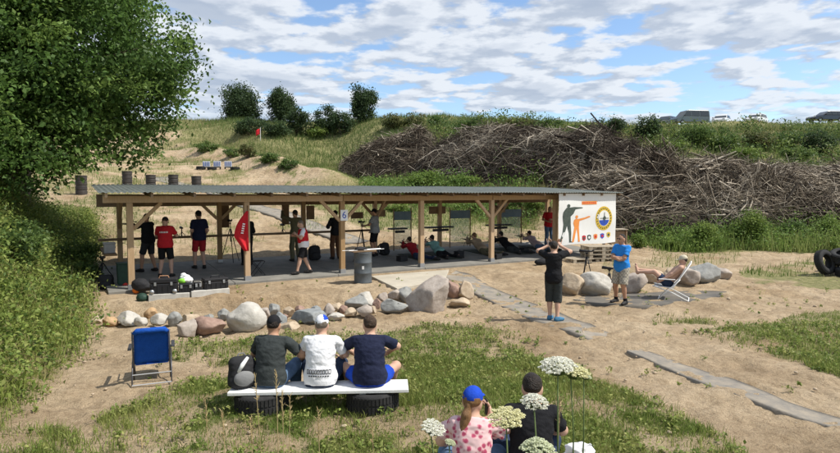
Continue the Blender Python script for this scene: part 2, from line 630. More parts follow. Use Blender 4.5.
# draped strips on the ground (belts, mats)
def draped(name, pts, m, dz=0.012, step=0.25, kind=None, thick=0.012, waves=0.004, seed=0):
    """pts: list of (left, right) world xy pairs along the strip"""
    Ls, Rs = [], []
    for (a, b), (a2, b2) in zip(pts[:-1], pts[1:]):
        a, b, a2, b2 = map(np.array, (a, b, a2, b2))
        n = max(2, int(np.linalg.norm(a2 - a) / step))
        for k in range(n):
            f = k / n
            la, lb = a + (a2 - a) * f, b + (b2 - b) * f
            Ls.append(la + (lb - la) * .06)
            Rs.append(lb - (lb - la) * .06)
    Ls.append(np.array(pts[-1][0])); Rs.append(np.array(pts[-1][1]))
    Ls, Rs = np.array(Ls), np.array(Rs)
    k = 7
    G = np.stack([Ls + (Rs - Ls) * f for f in np.linspace(0, 1, k)], 1)
    z = Z(G[..., 0], G[..., 1])
    z = np.maximum(z, z.mean(1, keepdims=True)) + dz + 0.012 + waves * (fbm(np.stack([G[..., 0] * 1.3, G[..., 1] * 1.3], -1), 60 + seed, 2) + 1)
    top = np.concatenate([G, z[..., None]], -1)
    n = len(top)
    V = np.concatenate([top.reshape(-1, 3), (top - [0, 0, thick + 0.06]).reshape(-1, 3)])
    idx = np.arange(n * k).reshape(n, k)
    F = [np.stack([idx[:-1, :-1], idx[:-1, 1:], idx[1:, 1:], idx[1:, :-1]], -1).reshape(-1, 4)]
    o = n * k
    for e in (np.arange(n) * k, np.arange(n) * k + k - 1, np.arange(k), (n - 1) * k + np.arange(k)):
        F.append(np.stack([e[:-1], e[1:], e[1:] + o, e[:-1] + o], -1))
    F = np.concatenate(F)
    return np_mesh(name, V, F, m, smooth=False)
M_belt = mat('rubber_belt', (0.15, 0.145, 0.135), rough=0.9, scale=3.5, bump=0.3, bscale=30, col2=(0.33, 0.28, 0.215))
def pxp(a, b):
    return (tuple(gp(*a)[:2]), tuple(gp(*b)[:2]))
o = draped('conveyor_belt_path', [pxp((442, 279), (457, 271.5)), pxp((482, 299), (500, 290)), pxp((533, 322), (560, 312)), pxp((588, 341), (612, 334))], M_belt, dz=-0.006)
tag(o, 'grey rubber belt path from the concrete pad to the photographing man', 'path mat', 'rubber belts laid on the sand', 'thing')
o = draped('conveyor_belt_path', [pxp((626, 352), (637, 348)), pxp((658, 367), (685, 365)), pxp((712, 389), (734, 380)), pxp((779, 413), (788, 402)), pxp((824, 427), (840, 418)), pxp((860, 441), (880, 433))], M_belt, dz=-0.006, seed=3)
tag(o, 'long grey rubber belt lying across open sand towards the right edge', 'path mat', 'rubber belts laid on the sand', 'thing')
M_mat2 = mat('dark_ground_mat', (0.07, 0.07, 0.07), rough=0.9, scale=1.5, col2=(0.19, 0.165, 0.13), bump=0.3)
o = draped('ground_mat', [pxp((572, 301), (588, 295.5)), pxp((600, 306), (612, 294.5)), pxp((640, 308), (655, 291)), pxp((690, 302), (700, 290)), pxp((720, 296), (727, 292))], M_mat2, dz=-0.004, waves=0.004)
tag(o, 'dark worn mat spread under the deck chair and the blue shirt man', 'mat', kind='thing')
b0 = np.array([-2.6, 24.6]); b1 = np.array([-19.5, 43.0])
dd = (b1 - b0) / np.linalg.norm(b1 - b0); nn = np.array([dd[1], -dd[0]])
o = draped('conveyor_belt_path', [(tuple(b0 + dd * s - nn * .75), tuple(b0 + dd * s + nn * .75)) for s in (0, 6, 12, 18, 24)], M_belt, step=0.6, seed=5)
tag(o, 'grey belt walkway running out over the shooting range sand behind the shelter', 'path mat', 'rubber belts laid on the sand', 'thing')
# ------------------------------------------------------------------ shooting shelter
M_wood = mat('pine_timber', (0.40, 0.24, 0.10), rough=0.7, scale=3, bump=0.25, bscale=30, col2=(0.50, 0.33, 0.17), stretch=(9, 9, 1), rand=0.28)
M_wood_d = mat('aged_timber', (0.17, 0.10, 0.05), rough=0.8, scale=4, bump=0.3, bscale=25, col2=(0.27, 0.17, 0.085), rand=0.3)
M_roof = mat('roof_sheet', (0.065, 0.08, 0.075), rough=0.7, scale=3, col2=(0.13, 0.14, 0.125), spec=0.4)
M_conc = mat('concrete', (0.16, 0.155, 0.14), rough=0.9, scale=2.2, bump=0.25, bscale=40, col2=(0.26, 0.245, 0.215))  # albedo lowered: deeper shade for the roofed slab put into the colour
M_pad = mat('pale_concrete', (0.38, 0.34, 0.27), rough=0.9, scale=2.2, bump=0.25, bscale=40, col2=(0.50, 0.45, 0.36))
M_steel = mat('galvanised_steel', (0.42, 0.43, 0.44), rough=0.45, metal=0.8)
M_black = mat('black_plastic', (0.018, 0.018, 0.02), rough=0.5)
M_blackm = mat('black_metal', (0.02, 0.02, 0.022), rough=0.4, metal=0.4)
M_white = mat('white_paint', (0.78, 0.78, 0.76), rough=0.6, var=0.05)
M_blue = mat('blue_print', (0.03, 0.08, 0.42), rough=0.6)
M_red = mat('red_print', (0.5, 0.02, 0.03), rough=0.6)
SRZ = math.atan2(A_DIR[1], A_DIR[0])
def sw(x, y):
    """shelter plan coordinates to world"""
    return S0 + A_DIR * x + N_DIR * y
def floor_z(x, y):
    r = (x - S0[0]) * N_DIR[0] + (y - S0[1]) * N_DIR[1]
    return 0.345 + 0.17 * np.clip(r / 3.5, -0.2, 1.2)
def fl(u, v):
    z = 0.4
    for _ in range(12):
        p = gp(u, v, z)
        z = float(floor_z(p[0], p[1]))
    return p
# slab
mb = MB()
x0, x1, y0, y1 = -0.55, 18.0, -0.22, 3.95
fz = lambda y: 0.345 + 0.17 * y / 3.5
nseg = 6
for k in range(nseg):
    a = x0 + (x1 - x0) * k / nseg + 0.006
    b = x0 + (x1 - x0) * (k + 1) / nseg - 0.006
    vs = [(a, y0, -0.3), (b, y0, -0.3), (b, y1, -0.3), (a, y1, -0.3), (a, y0, fz(y0)), (b, y0, fz(y0)), (b, y1, fz(y1)), (a, y1, fz(y1))]
    mb.add(vs, [(3, 2, 1, 0), (4, 5, 6, 7), (0, 1, 5, 4), (1, 2, 6, 5), (2, 3, 7, 6), (3, 0, 4, 7)])
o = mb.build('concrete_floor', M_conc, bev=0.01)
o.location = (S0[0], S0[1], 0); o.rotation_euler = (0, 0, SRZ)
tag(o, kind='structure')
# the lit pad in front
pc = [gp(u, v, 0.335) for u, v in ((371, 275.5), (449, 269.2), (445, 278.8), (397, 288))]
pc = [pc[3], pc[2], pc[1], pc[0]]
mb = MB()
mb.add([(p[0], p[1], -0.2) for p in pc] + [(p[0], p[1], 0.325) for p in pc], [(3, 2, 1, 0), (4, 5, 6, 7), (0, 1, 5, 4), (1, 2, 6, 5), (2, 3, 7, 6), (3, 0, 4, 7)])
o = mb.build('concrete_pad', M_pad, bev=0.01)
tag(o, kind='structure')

sh = thing('shooting_shelter', 'long open timber shooting shelter with a corrugated lean-to roof on two rows of posts', 'shelter', (S0[0], S0[1], 0), SRZ)
PX = [0.0, 2.95, 5.85, 8.7, 11.65, 14.75, 17.55]
RY = 3.4
for i, x in enumerate(PX):
    mb = MB(); mb.box((x, 0, (0.40 + 2.55) / 2), (0.15, 0.15, 2.15))
    p = mb.build('post', M_wood, sh, bev=0.008)
    b = MB(); b.box((x, 0, 0.405), (0.17, 0.17, 0.13)); b.build('post_shoe', M_steel, p)
    mb = MB(); mb.box((x, RY, (0.52 + 2.5) / 2), (0.14, 0.14, 1.98))
    p = mb.build('post', M_wood, sh, bev=0.008)
    b = MB(); b.box((x, RY, 0.55), (0.16, 0.16, 0.11)); b.build('post_shoe', M_steel, p)
# beams
for a, b in ((-0.6, 5.86), (5.87, 11.64), (11.66, 17.75)):
    mb = MB(); mb.box(((a + b) / 2, 0, 2.64), (b - a - .004, 0.14, 0.18)); mb.build('front_beam', M_wood, sh, bev=0.006)
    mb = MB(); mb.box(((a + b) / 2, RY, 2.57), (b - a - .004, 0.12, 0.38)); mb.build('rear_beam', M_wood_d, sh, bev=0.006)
for i in range(19):
    x = -0.55 + i * 1.01
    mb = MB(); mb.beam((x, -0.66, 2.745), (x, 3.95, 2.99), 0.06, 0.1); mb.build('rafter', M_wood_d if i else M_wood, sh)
# knee braces: (post x, direction, row y)
def brace(x, dx, y, z0=1.95, ln=0.62):
    mb = MB(); mb.beam((x + 0.07 * dx, y, z0), (x + (0.07 + ln) * dx, y, z0 + ln), 0.09, 0.09, up=(0, 1, 0)); mb.build('brace', M_wood, sh)
brace(PX[0], 1, 0, 1.87, 0.68)
for i in (2, 4, 6):
    brace(PX[i], -1, 0)
    if i < 6: brace(PX[i], 1, 0)
for i in (1, 3, 5):
    brace(PX[i], -1, RY); brace(PX[i], 1, RY)
for i in (0, 3, 6):      # cross braces front to back
    mb = MB(); mb.beam((PX[i], RY - 0.07, 1.75), (PX[i], RY - 0.9, 2.62), 0.08, 0.1); mb.build('brace', M_wood, sh)
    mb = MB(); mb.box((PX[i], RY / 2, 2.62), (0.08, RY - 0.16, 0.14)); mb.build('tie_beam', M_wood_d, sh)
# short boards hung at the rear posts
for x, dx, w, h, z in ((2.95, 0.22, 0.24, 0.75, 2.02), (5.85, -0.62, 0.26, 0.72, 2.05), (5.85, 0.3, 0.3, 0.5, 2.1), (8.7, -0.7, 0.5, 0.24, 1.96), (8.7, 0.25, 0.5, 0.26, 2.02), (11.65, -.05, 0.8, 0.3, 2.1), (14.75, 0.0, 0.8, 0.3, 2.1)):
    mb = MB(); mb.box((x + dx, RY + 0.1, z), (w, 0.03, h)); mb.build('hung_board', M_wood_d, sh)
# firing rail at the standing half, short rests at the prone half
for a, b in ((-0.6, 2.94), (2.96, 5.84), (5.86, 8.4)):
    mb = MB(); mb.box(((a + b) / 2, RY - 0.16, 1.40), (b - a - .01, 0.16, 0.07)); mb.build('firing_rail', M_wood_d, sh)
mb = MB(); mb.box((-0.42, 1.75, 1.18), (0.30, 2.4, 0.04)); mb.build('side_shelf', M_wood_d, sh)
for x, w in ((11.5, 1.25), (14.6, 1.2), (9.6, 0.7)):
    mb = MB(); mb.box((x, RY - 0.16, 1.42), (w, 0.34, 0.06)); mb.box((x + .1, RY - 0.16, 1.30), (w * .6, 0.06, 0.1)); mb.build('firing_rail', M_black, sh)
# roof sheet
nx, ny = 900, 6
X = np.linspace(-0.72, 17.78, nx)
Y = np.linspace(-0.74, 4.05, ny)
GX, GY = np.meshgrid(X, Y)
GZ = 2.80 + (GY + 0.74) * 0.0525 + 0.013 * np.sin(GX * 2 * math.pi / 0.13) + 0.016 + 0.006 * np.sin(GX * 1.7)
top = np.stack([GX, GY, GZ], -1).reshape(-1, 3)
V = np.concatenate([top, top - [0, 0, 0.006]])
idx = np.arange(nx * ny).reshape(ny, nx)
q = np.stack([idx[:-1, :-1], idx[:-1, 1:], idx[1:, 1:], idx[1:, :-1]], -1).reshape(-1, 4)
F = [q, q[:, ::-1] + nx * ny]
for e in (idx[0], idx[-1][::-1], idx[:, 0][::-1], idx[:, -1]):
    F.append(np.stack([e[1:], e[:-1], e[:-1] + nx * ny, e[1:] + nx * ny], -1))
np_mesh('roof', V, np.concatenate(F), M_roof, sh)

# clear splash screens hung behind the prone bays
M_glass = mat('clear_foil', (0.75, 0.8, 0.8), rough=0.15)
def foil():
    m = bpy.data.materials.new('clear_plastic_sheet')
    m.use_nodes = True
    N, L = m.node_tree.nodes, m.node_tree.links
    t = N.new('ShaderNodeBsdfTransparent'); t.inputs[0].default_value = (0.9, 0.93, 0.92, 1)
    d = N['Principled BSDF']; d.inputs['Base Color'].default_value = (0.6, 0.66, 0.66, 1); d.inputs['Roughness'].default_value = 0.25
    mx = N.new('ShaderNodeMixShader'); mx.inputs[0].default_value = 0.22
    L.new(t.outputs[0], mx.inputs[1]); L.new(d.outputs[0], mx.inputs[2])
    L.new(mx.outputs[0], N['Material Output'].inputs[0])
    return m
M_foil = foil()
M_bluebd = mat('blue_grey_board', (0.10, 0.17, 0.24), rough=0.7, scale=4, col2=(0.2, 0.27, 0.32))
for k, (x, w, lab) in enumerate(((10.05, 0.75, 'narrow clear splash screen on a blue board beside the fourth shelter post'), (12.85, 1.0, 'clear splash screen on a blue board behind the middle prone shooters'), (15.6, 1.2, 'widest clear splash screen on a blue board beside the standing red shirt man'))):
    p = sw(x, RY + 0.25)
    s = thing('splash_screen', lab, 'screen', (p[0], p[1], 0.5), SRZ, 'splash screens behind the prone bays')
    mb = MB(); mb.box((0, 0, 1.40), (w, 0.03, 0.34)); mb.build('board', M_bluebd, s)
    mb = MB(); mb.box((0, 0, 0.74), (w * 0.94, 0.006, 0.95)); mb.build('clear_sheet', M_foil, s)
    mb = MB()
    for sx in (-1, 1): mb.box((sx * (w / 2 + 0.02), 0, 0.85), (0.035, 0.035, 1.7))
    mb.build('frame', M_wood_d, s)

# ------------------------------------------------------------------ banner
M_ban = mat('banner_cloth', (0.72, 0.72, 0.70), rough=0.6, var=0.04, scale=2)
BW, BH = 3.12, 1.95
p = sw(14.35, -0.56)
ban = thing('banner', 'large white printed banner with two shooter silhouettes and a round yellow emblem', 'banner', (p[0], p[1], 0.83), SRZ)
def wav(x, z):
    return -0.03 - 0.018 * math.sin(x * 2.6 + 0.4) * (1 - z / BH * 0.6) - 0.01 * math.sin(z * 5 + x)
mb = MB()
n, mm = 26, 16
for i in range(mm + 1):
    for j in range(n + 1):
        x, z = BW * j / n, BH * i / mm
        z2 = z + (0.0 if i > 0 else 0.03 * math.sin(x * 2.0)) + 0.03 * (x / BW - .5) * (1 if i == 0 else 0)
        mb.v.append((x, wav(x, z), z2))
nv = len(mb.v)
mb.v += [(x, y + 0.004, z) for x, y, z in mb.v]
for i in range(mm):
    for j in range(n):
        a = i * (n + 1) + j
        mb.f.append((a, a + 1, a + n + 2, a + n + 1))
        mb.f.append((nv + a + n + 1, nv + a + n + 2, nv + a + 1, nv + a))
mb.m = [0] * len(mb.f)
cl = mb.build('banner_sheet', M_ban, ban, smooth=True)
def bxy(X, Y):
    """point of the enlarged banner picture to banner metres"""
    zl = 352 + (X - 100) * 0.0; 
    return ((X - 97) / 322.0 * BW, (368 - Y) / 292.0 * BH)
def flat(name, polys, m, lift=0.006):
    mb = MB()
    for poly in polys:
        pts = [bxy(*q) for q in poly]
        # triangle fan in a fine strip is not needed: the cloth waves gently
        n = len(pts)
        mb.add([(x, wav(x, z) - lift, z) for x, z in pts], [tuple(range(n))])
    return mb.build(name, m, ban)
def circ(cx, cy, rx, ry, n=28, a0=0, a1=2 * math.pi):
    return [(cx + rx * math.cos(a0 + (a1 - a0) * k / n), cy - ry * math.sin(a0 + (a1 - a0) * k / n)) for k in range(n if a1 - a0 > 6 else n + 1)]
M_fig = mat('print_dark_green', (0.035, 0.05, 0.045), rough=0.6, scale=7, col2=(0.09, 0.11, 0.09))
M_org = mat('print_orange', (0.72, 0.26, 0.06), rough=0.6)
M_yel = mat('print_yellow', (0.62, 0.42, 0.04), rough=0.6)
M_wht = mat('print_white', (0.75, 0.75, 0.72), rough=0.6)
flat('printed_rifleman', [circ(148, 146, 9, 10, 12),
    [(128, 168), (138, 155), (158, 155), (170, 165), (176, 190), (160, 206), (162, 250), (122, 250), (118, 205), (120, 182)],
    [(122, 250), (144, 250), (128, 300), (112, 345), (96, 353), (104, 335), (116, 300)],
    [(140, 250), (162, 250), (164, 300), (162, 345), (170, 353), (152, 353), (150, 300)],
    [(152, 156), (176, 152), (226, 155), (226, 160), (186, 166), (176, 188), (168, 184), (172, 168), (152, 166)]], M_fig)
flat('printed_pistol_shooter', [circ(194, 209, 8, 9, 12),
    [(180, 226), (190, 219), (203, 221), (210, 232), (208, 268), (182, 268), (176, 245)],
    [(203, 221), (240, 214), (258, 207), (270, 206), (270, 212), (246, 222), (208, 234)],
    [(182, 268), (196, 268), (186, 315), (178, 352), (167, 354), (174, 310)],
    [(194, 268), (208, 268), (210, 315), (213, 352), (202, 353), (200, 312)]], M_org)
flat('printed_strip', [[(221, 140), (307, 139), (307, 119), (221, 121)]], M_org)
flat('printed_ring', [circ(348, 222, 47, 71, 40)], M_yel)
flat('printed_disc', [circ(348, 222, 31, 47, 36)], M_wht, 0.010)
flat('printed_wedge', [circ(348, 222, 29, 44, 14, math.pi * 1.08, math.pi * 1.93) ], M_blue, 0.013)
flat('printed_bullseye', [circ(350, 221, 8, 12, 16), [(325, 220), (375, 220), (375, 223), (325, 223)], [(348.5, 186), (351.5, 186), (351.5, 250), (348.5, 250)]], M_fig, 0.016)
# ring lettering: too small to read in the photograph, kept as letter-sized strokes
st = []
for k in range(22):
    a = 2 * math.pi * k / 22
    cx, cy = 348 + 39 * math.cos(a), 222 - 59 * math.sin(a)
    st.append([(cx - 2.4, cy + 4), (cx + 2.4, cy + 4), (cx + 2.4, cy - 4), (cx - 2.4, cy - 4)])
flat('ring_lettering', st, M_fig, 0.012)
st = []
for k in range(9):
    cx = 229 + k * 8.6
    st.append([(cx - 2.6, 134), (cx + 2.4, 134), (cx + 2.4, 126), (cx - 2.6, 126)])
flat('strip_lettering', st, M_red, 0.012)
for k, (cx, cy, m1, m2) in enumerate(((237, 333, M_red, M_fig), (267, 331, M_fig, M_wht), (303, 328, M_org, M_red), (341, 326, M_blue, M_red), (377, 321, M_yel, M_fig))):
    flat('printed_logo', [[(cx - 11, cy - 12), (cx, cy - 16), (cx + 11, cy - 12), (cx + 10, cy + 8), (cx, cy + 17), (cx - 10, cy + 8)]], m1, 0.007)
    flat('printed_logo', [circ(cx, cy, 6, 8, 12)], m2, 0.011)
mb = MB()
for x in (0.05, 1.0, 2.1, 3.05): mb.tube([(x, wav(x, BH), BH - 0.01), (x, 0.0, BH + 0.06)], 0.008, 5)
mb.build('ties', M_white, ban)
# ------------------------------------------------------------------ vegetation builders
M_leaf = mat('leaves', (0.1, 0.15, 0.05), rough=0.55, attr='tint', trans=0.42, spec=0.25)
M_blade = mat('grass_blades', (0.1, 0.15, 0.05), rough=0.6, attr='tint', trans=0.42, spec=0.2)
M_bark = mat('bark', (0.07, 0.055, 0.04), rough=0.9, scale=6, col2=(0.15, 0.12, 0.09), bump=0.6, bscale=20)

def leaf_quads(c, size, rs, up=0.35, asp=0.62, fold=0.18):
    """diamond shaped leaf for every centre"""
    n = len(c)
    a = rs.normal(size=(n, 3)); a /= np.linalg.norm(a, axis=1, keepdims=True)
    nrm = rs.normal(size=(n, 3)); nrm[:, 2] += up * 3; 
    nrm -= a * (nrm * a).sum(1, keepdims=True); nrm /= np.linalg.norm(nrm, axis=1, keepdims=True) + 1e-9
    b = np.cross(a, nrm)
    s = (size if np.ndim(size) else np.full(n, size)) * rs.uniform(0.65, 1.25, n)
    s = s[:, None]
    v = np.stack([c - a * s * .5, c + b * s * asp * .5 + nrm * s * fold - a * s * .05, c + a * s * .55, c - b * s * asp * .5 + nrm * s * fold - a * s * .05], 1)
    F = np.arange(n * 4).reshape(n, 4)
    return v.reshape(-1, 3), F
def tints(n, cols, rs, k=1, spread=0.18):
    cols = np.array(cols)
    i = rs.integers(0, len(cols), n)
    t = cols[i] * (1 + rs.normal(0, spread, (n, 1)))
    return np.repeat(np.clip(t, 0.01, 1), k, 0)

def blades(xy, h, w, rs, lean=0.35, segs=2):
    n = len(xy)
    z = Z(xy[:, 0], xy[:, 1]) - 0.02
    base = np.column_stack([xy, z])
    a = rs.uniform(0, 2 * math.pi, n)
    side = np.column_stack([np.cos(a), np.sin(a), np.zeros(n)])
    b = rs.uniform(0, 2 * math.pi, n)
    ld = np.column_stack([np.cos(b), np.sin(b), np.zeros(n)]) * (np.abs(rs.normal(0, lean, n)) * h)[:, None]
    hh = h[:, None] * np.array([0, 0, 1.0])
    w = w[:, None] if np.ndim(w) else w
    if segs == 2:
        mid = base + hh * .55 + ld * .35
        tip = base + hh * .95 + ld
        v = np.stack([base - side * w / 2, base + side * w / 2, mid + side * w * .42, mid - side * w * .42, tip], 1).reshape(-1, 3)
        i = np.arange(n)[:, None] * 5
        return v, [i + np.array([[0, 1, 2, 3]]), i + np.array([[3, 2, 4]])], 5
    tip = base + hh + ld
    v = np.stack([base - side * w / 2, base + side * w / 2, tip], 1).reshape(-1, 3)
    return v, [np.arange(n)[:, None] * 3 + np.array([[0, 1, 2]])], 3

def crown_tree(name, label, loc, blobs, nleaf, leaf, cols, trunk_h, trunk_r, rs, group=None, cat='tree', shell=0.55, up=0.5, limbs=True, clump=0.12):
    """trunk with limbs that run to leaf clumps spread through an uneven crown; blobs (x,y,z,rx,ry,rz)"""
    t = thing(name, label, cat, loc, 0, group)
    bl = np.array(blobs, float)
    vol = bl[:, 3] * bl[:, 4] * bl[:, 5]
    nc = max(12, int(nleaf / 130))
    pick = rs.choice(len(bl), nc, p=vol / vol.sum())
    d = rs.normal(size=(nc, 3)); d /= np.linalg.norm(d, axis=1, keepdims=True)
    rad = rs.uniform(shell, 1.0, nc) ** 0.6
    cc = bl[pick, :3] + d * bl[pick, 3:6] * rad[:, None]
    size = (vol.sum() ** (1 / 3)) * clump * rs.uniform(0.6, 1.35, nc)
    per = rs.multinomial(nleaf, np.full(nc, 1 / nc))
    k = np.repeat(np.arange(nc), per)
    off = rs.normal(size=(nleaf, 3)) * np.array([1, 1, 0.62])
    c = cc[k] + off * size[k][:, None] * 0.62
    v, F = leaf_quads(c, leaf, rs, up)
    base = np.array(cols)
    ct = base[rs.integers(0, len(base), nc)]
    tt = ct[k] * (1 + rs.normal(0, 0.16, (nleaf, 1)))
    np_mesh('crown', v, F, M_leaf, t, tint=np.repeat(np.clip(tt, .008, 1), 4, 0))
    mb = MB()
    top = Vector((0.1 * trunk_h, 0.05 * trunk_h, trunk_h))
    mb.tube([(0, 0, -0.4), (0, 0, 0), top * 0.5, top], [trunk_r * 1.5, trunk_r * 1.15, trunk_r * .9, trunk_r * .7], 12)
    if limbs:
        for j in rs.choice(nc, min(nc, 46), replace=False):
            e = Vector(cc[j])
            s = top * float(rs.uniform(0.65, 1.0))
            m1 = s.lerp(e, 0.5) + Vector((0, 0, 0.06 * (e - s).length))
            r0 = trunk_r * float(rs.uniform(0.16, 0.36))
            mb.tube([s, m1, e], [r0, r0 * .6, r0 * .15], 6)
    mb.build('trunk', M_bark, t, smooth=True)
    return t

# the big tree on the bank at the left
rs = np.random.default_rng(11)
tx, ty = -14.2, 20.5
GREEN = [(0.085, 0.155, 0.036), (0.115, 0.20, 0.046), (0.065, 0.12, 0.03), (0.175, 0.265, 0.065)]
tb = [(0, 0, 5.6, 4.6, 4.6, 3.2), (4.0, -1.2, 4.7, 3.2, 3.0, 2.6), (1.9, -1.8, 7.4, 2.9, 3.0, 2.7), (-3.5, -1.0, 5.2, 3.8, 3.4, 3.0), (0.5, -3.4, 5.0, 3.2, 2.4, 2.8),
      (4.7, 0.0, 3.5, 1.8, 2.0, 1.5), (3.4, -2.2, 2.6, 2.2, 1.8, 1.3), (-1.0, -3.5, 2.6, 3.0, 2.0, 1.6), (-4.5, -2.0, 2.6, 2.8, 2.4, 1.8), (-.6, 0, 9.2, 3.3, 3.4, 2.6), (0.4, -2.5, 9.2, 2.4, 2.4, 2.2), (-3.5, -1.5, 8.3, 3.0, 3.0, 2.6), (-2.0, -4.0, 2.2, 2.6, 1.8, 1.6), (0.6, -4.2, 2.4, 2.4, 1.6, 1.4), (-1.0, -4.4, 1.2, 2.2, 1.4, 1.3), (1.4, -3.6, 1.6, 1.6, 1.4, 1.1), (-3.6, -3.6, 1.4, 2.0, 1.6, 1.5), (2.2, -4.0, 1.3, 2.4, 1.5, 1.3), (3.8, -3.0, 1.7, 2.0, 1.5, 1.3), (0.4, -3.6, 1.2, 2.0, 1.4, 1.2), (4.3, -1.0, 1.9, 1.7, 1.7, 1.3), (2.6, -5.0, 3.4, 2.2, 1.6, 1.6)]
crown_tree('broadleaf_tree', 'huge dark green broadleaf tree leaning over the shelter end from the grassy bank', on(tx, ty), [((b[0] * .86 if b[0] > 0 else b[0]),) + b[1:] for b in tb], 230000, 0.15, GREEN, 3.6, 0.42, rs, clump=0.085)
# ------------------------------------------------------------------ grass and ground cover (nobody could count it)
def region_pts(n, x0, x1, y0, y1, rs, power=1.0, mask=None):
    x = rs.uniform(x0, x1, n); y = y0 + (y1 - y0) * rs.uniform(0, 1, n) ** power
    keep = rs.uniform(0, 1, n) < (grass_mask(x, y) if mask is None else mask(x, y)) ** 1.3
    return np.column_stack([x[keep], y[keep]])
def grass(name, xy, hmin, hmax, w, cols, rs, segs=2, lean=0.35, patch=0.8):
    n = len(xy)
    p = fbm(xy * patch, 77, 2) * 0.5 + 0.5
    h = (hmin + (hmax - hmin) * rs.uniform(0, 1, n) ** 1.6) * (0.55 + 0.9 * p)
    if name == 'slope_grass':
        toe, ln, crest = emb(xy[:, 0], xy[:, 1])
        h = h * np.where(((xy[:, 1] - toe) / ln > .86) & (xy[:, 0] > 12), .4, 1)
    v, F, k = blades(xy, h, w, rs, lean, segs)
    q = np.clip(fbm(xy * patch * 0.7 + 9, 88, 3) * 0.6 + 0.5 + rs.normal(0, 0.22, n), 0, 0.999)
    cols = np.array(cols)
    t = cols[(q * len(cols)).astype(int)] * (1 + rs.normal(0, 0.15, (n, 1)))
    o = np_mesh(name, v, F, M_blade, tint=np.repeat(np.clip(t, .01, 1), k, 0))
    return tag(o, kind='stuff')
FRESH = [(0.16, 0.22, 0.05), (0.205, 0.265, 0.062), (0.26, 0.295, 0.085), (0.31, 0.33, 0.105)]
DRYISH = [(0.17, 0.205, 0.06), (0.24, 0.25, 0.085), (0.32, 0.28, 0.125), (0.42, 0.35, 0.19)]
rs = np.random.default_rng(3)
notbank = lambda x, y: grass_mask(x, y) * (toe_x(y) - x < 0.3)
grass('meadow_grass', region_pts(270000, -6, 8, 5.4, 9.6, rs, mask=notbank), 0.04, 0.15, 0.009, FRESH, rs, lean=0.55)
grass('sparse_grass', region_pts(190000, -8, 17, 9.4, 16.5, rs, mask=notbank), 0.04, 0.15, 0.011, DRYISH[:2] + FRESH[:3], rs, lean=0.5)
onbank = lambda x, y: sm((toe_x(y) - x + 0.25) / 0.8) * (toe_x(y) - x < 7)
grass('bank_grass', region_pts(150000, -22, -4, 4, 26, rs, 1.2, mask=onbank), 0.15, 0.58, 0.013, [(0.20, 0.265, 0.06), (0.26, 0.32, 0.075), (0.33, 0.365, 0.105), (0.38, 0.365, 0.15), (0.46, 0.40, 0.20)], rs, lean=0.4)
# broad leaved weeds between the grass: on the bank and in the meadow
def herb(name, xy, h, leaf, cols, rs, per=14):
    n = len(xy)
    k = np.repeat(np.arange(n), per)
    hh = h * rs.uniform(0.4, 1.3, n)
    z = Z(xy[:, 0], xy[:, 1])
    c = np.column_stack([xy[k], z[k]]) + np.column_stack([rs.normal(0, 1, len(k)) * hh[k] * .32, rs.normal(0, 1, len(k)) * hh[k] * .32, rs.uniform(0.08, 1, len(k)) * hh[k]])
    v, F = leaf_quads(c, leaf, rs, 0.9)
    cols = np.array(cols)
    t = cols[rs.integers(0, len(cols), n)][k] * (1 + rs.normal(0, .15, (len(k), 1)))
    o = np_mesh(name, v, F, M_leaf, tint=np.repeat(np.clip(t, .01, 1), 4, 0))
    return tag(o, kind='stuff')
herb('bank_weeds', region_pts(9500, -20, -4.0, 6, 25, rs, mask=onbank), 0.62, 0.085, FRESH[:3] + [(0.10, 0.16, 0.04), (0.24, 0.30, 0.07)], rs, 26)
herb('meadow_weeds', region_pts(6500, -6, 9, 5.8, 12.5, rs, mask=notbank), 0.12, 0.05, FRESH, rs, 12)
herb('sand_weeds', np.column_stack([rs.uniform(-7, 16, 260), rs.uniform(7.5, 17, 260)]), 0.09, 0.05, FRESH, rs, 12)
# far slope
def far_green(x, y):
    toe, ln, crest = emb(x, y)
    e = (y - toe) / ln
    return grass_mask(x, y) * (e > -0.05) * (e < 1.9)
SLOPE = [(0.09, 0.14, 0.04), (0.12, 0.175, 0.05), (0.16, 0.215, 0.065), (0.21, 0.23, 0.085), (0.31, 0.275, 0.13)]
grass('slope_grass', region_pts(300000, -45, 70, 30, 100, rs, mask=far_green), 0.22, 0.75, 0.05, SLOPE, rs, segs=1, lean=0.4, patch=0.13)
# weeds on the range floor behind the shelter and below the right brush pile
def range_green(x, y):
    toe, ln, crest = emb(x, y)
    return grass_mask(x, y) * ((y - toe) / ln < 0.15)
grass('range_grass', region_pts(230000, -30, 34, 19.5, 72, rs, mask=range_green), 0.10, 0.42, 0.028, [(0.11, 0.17, 0.04), (0.15, 0.21, 0.05), (0.20, 0.245, 0.07), (0.28, 0.27, 0.11)], rs, segs=1, lean=0.4, patch=0.3)
def tall_right(x, y):
    n1 = fbm(np.stack([x, y], -1) * 0.4, 41, 3)
    return sm((x - 10.5 + n1) / 2) * sm((y - 27.6 - 0.9 * n1) / 1.0) * (y < 33.5)
grass('tall_weeds', region_pts(60000, 9, 36, 26, 34, rs, mask=tall_right), 0.2, 1.0, 0.045, [(0.13, 0.20, 0.045), (0.18, 0.26, 0.06), (0.24, 0.32, 0.085), (0.30, 0.35, 0.12)], rs, segs=1, lean=0.3, patch=0.55)
herb('tall_herbs', region_pts(2300, 9, 36, 26.5, 33.8, rs, mask=tall_right), 1.0, 0.12, [(0.11, 0.185, 0.04), (0.15, 0.235, 0.055), (0.21, 0.295, 0.075)], rs, 30)
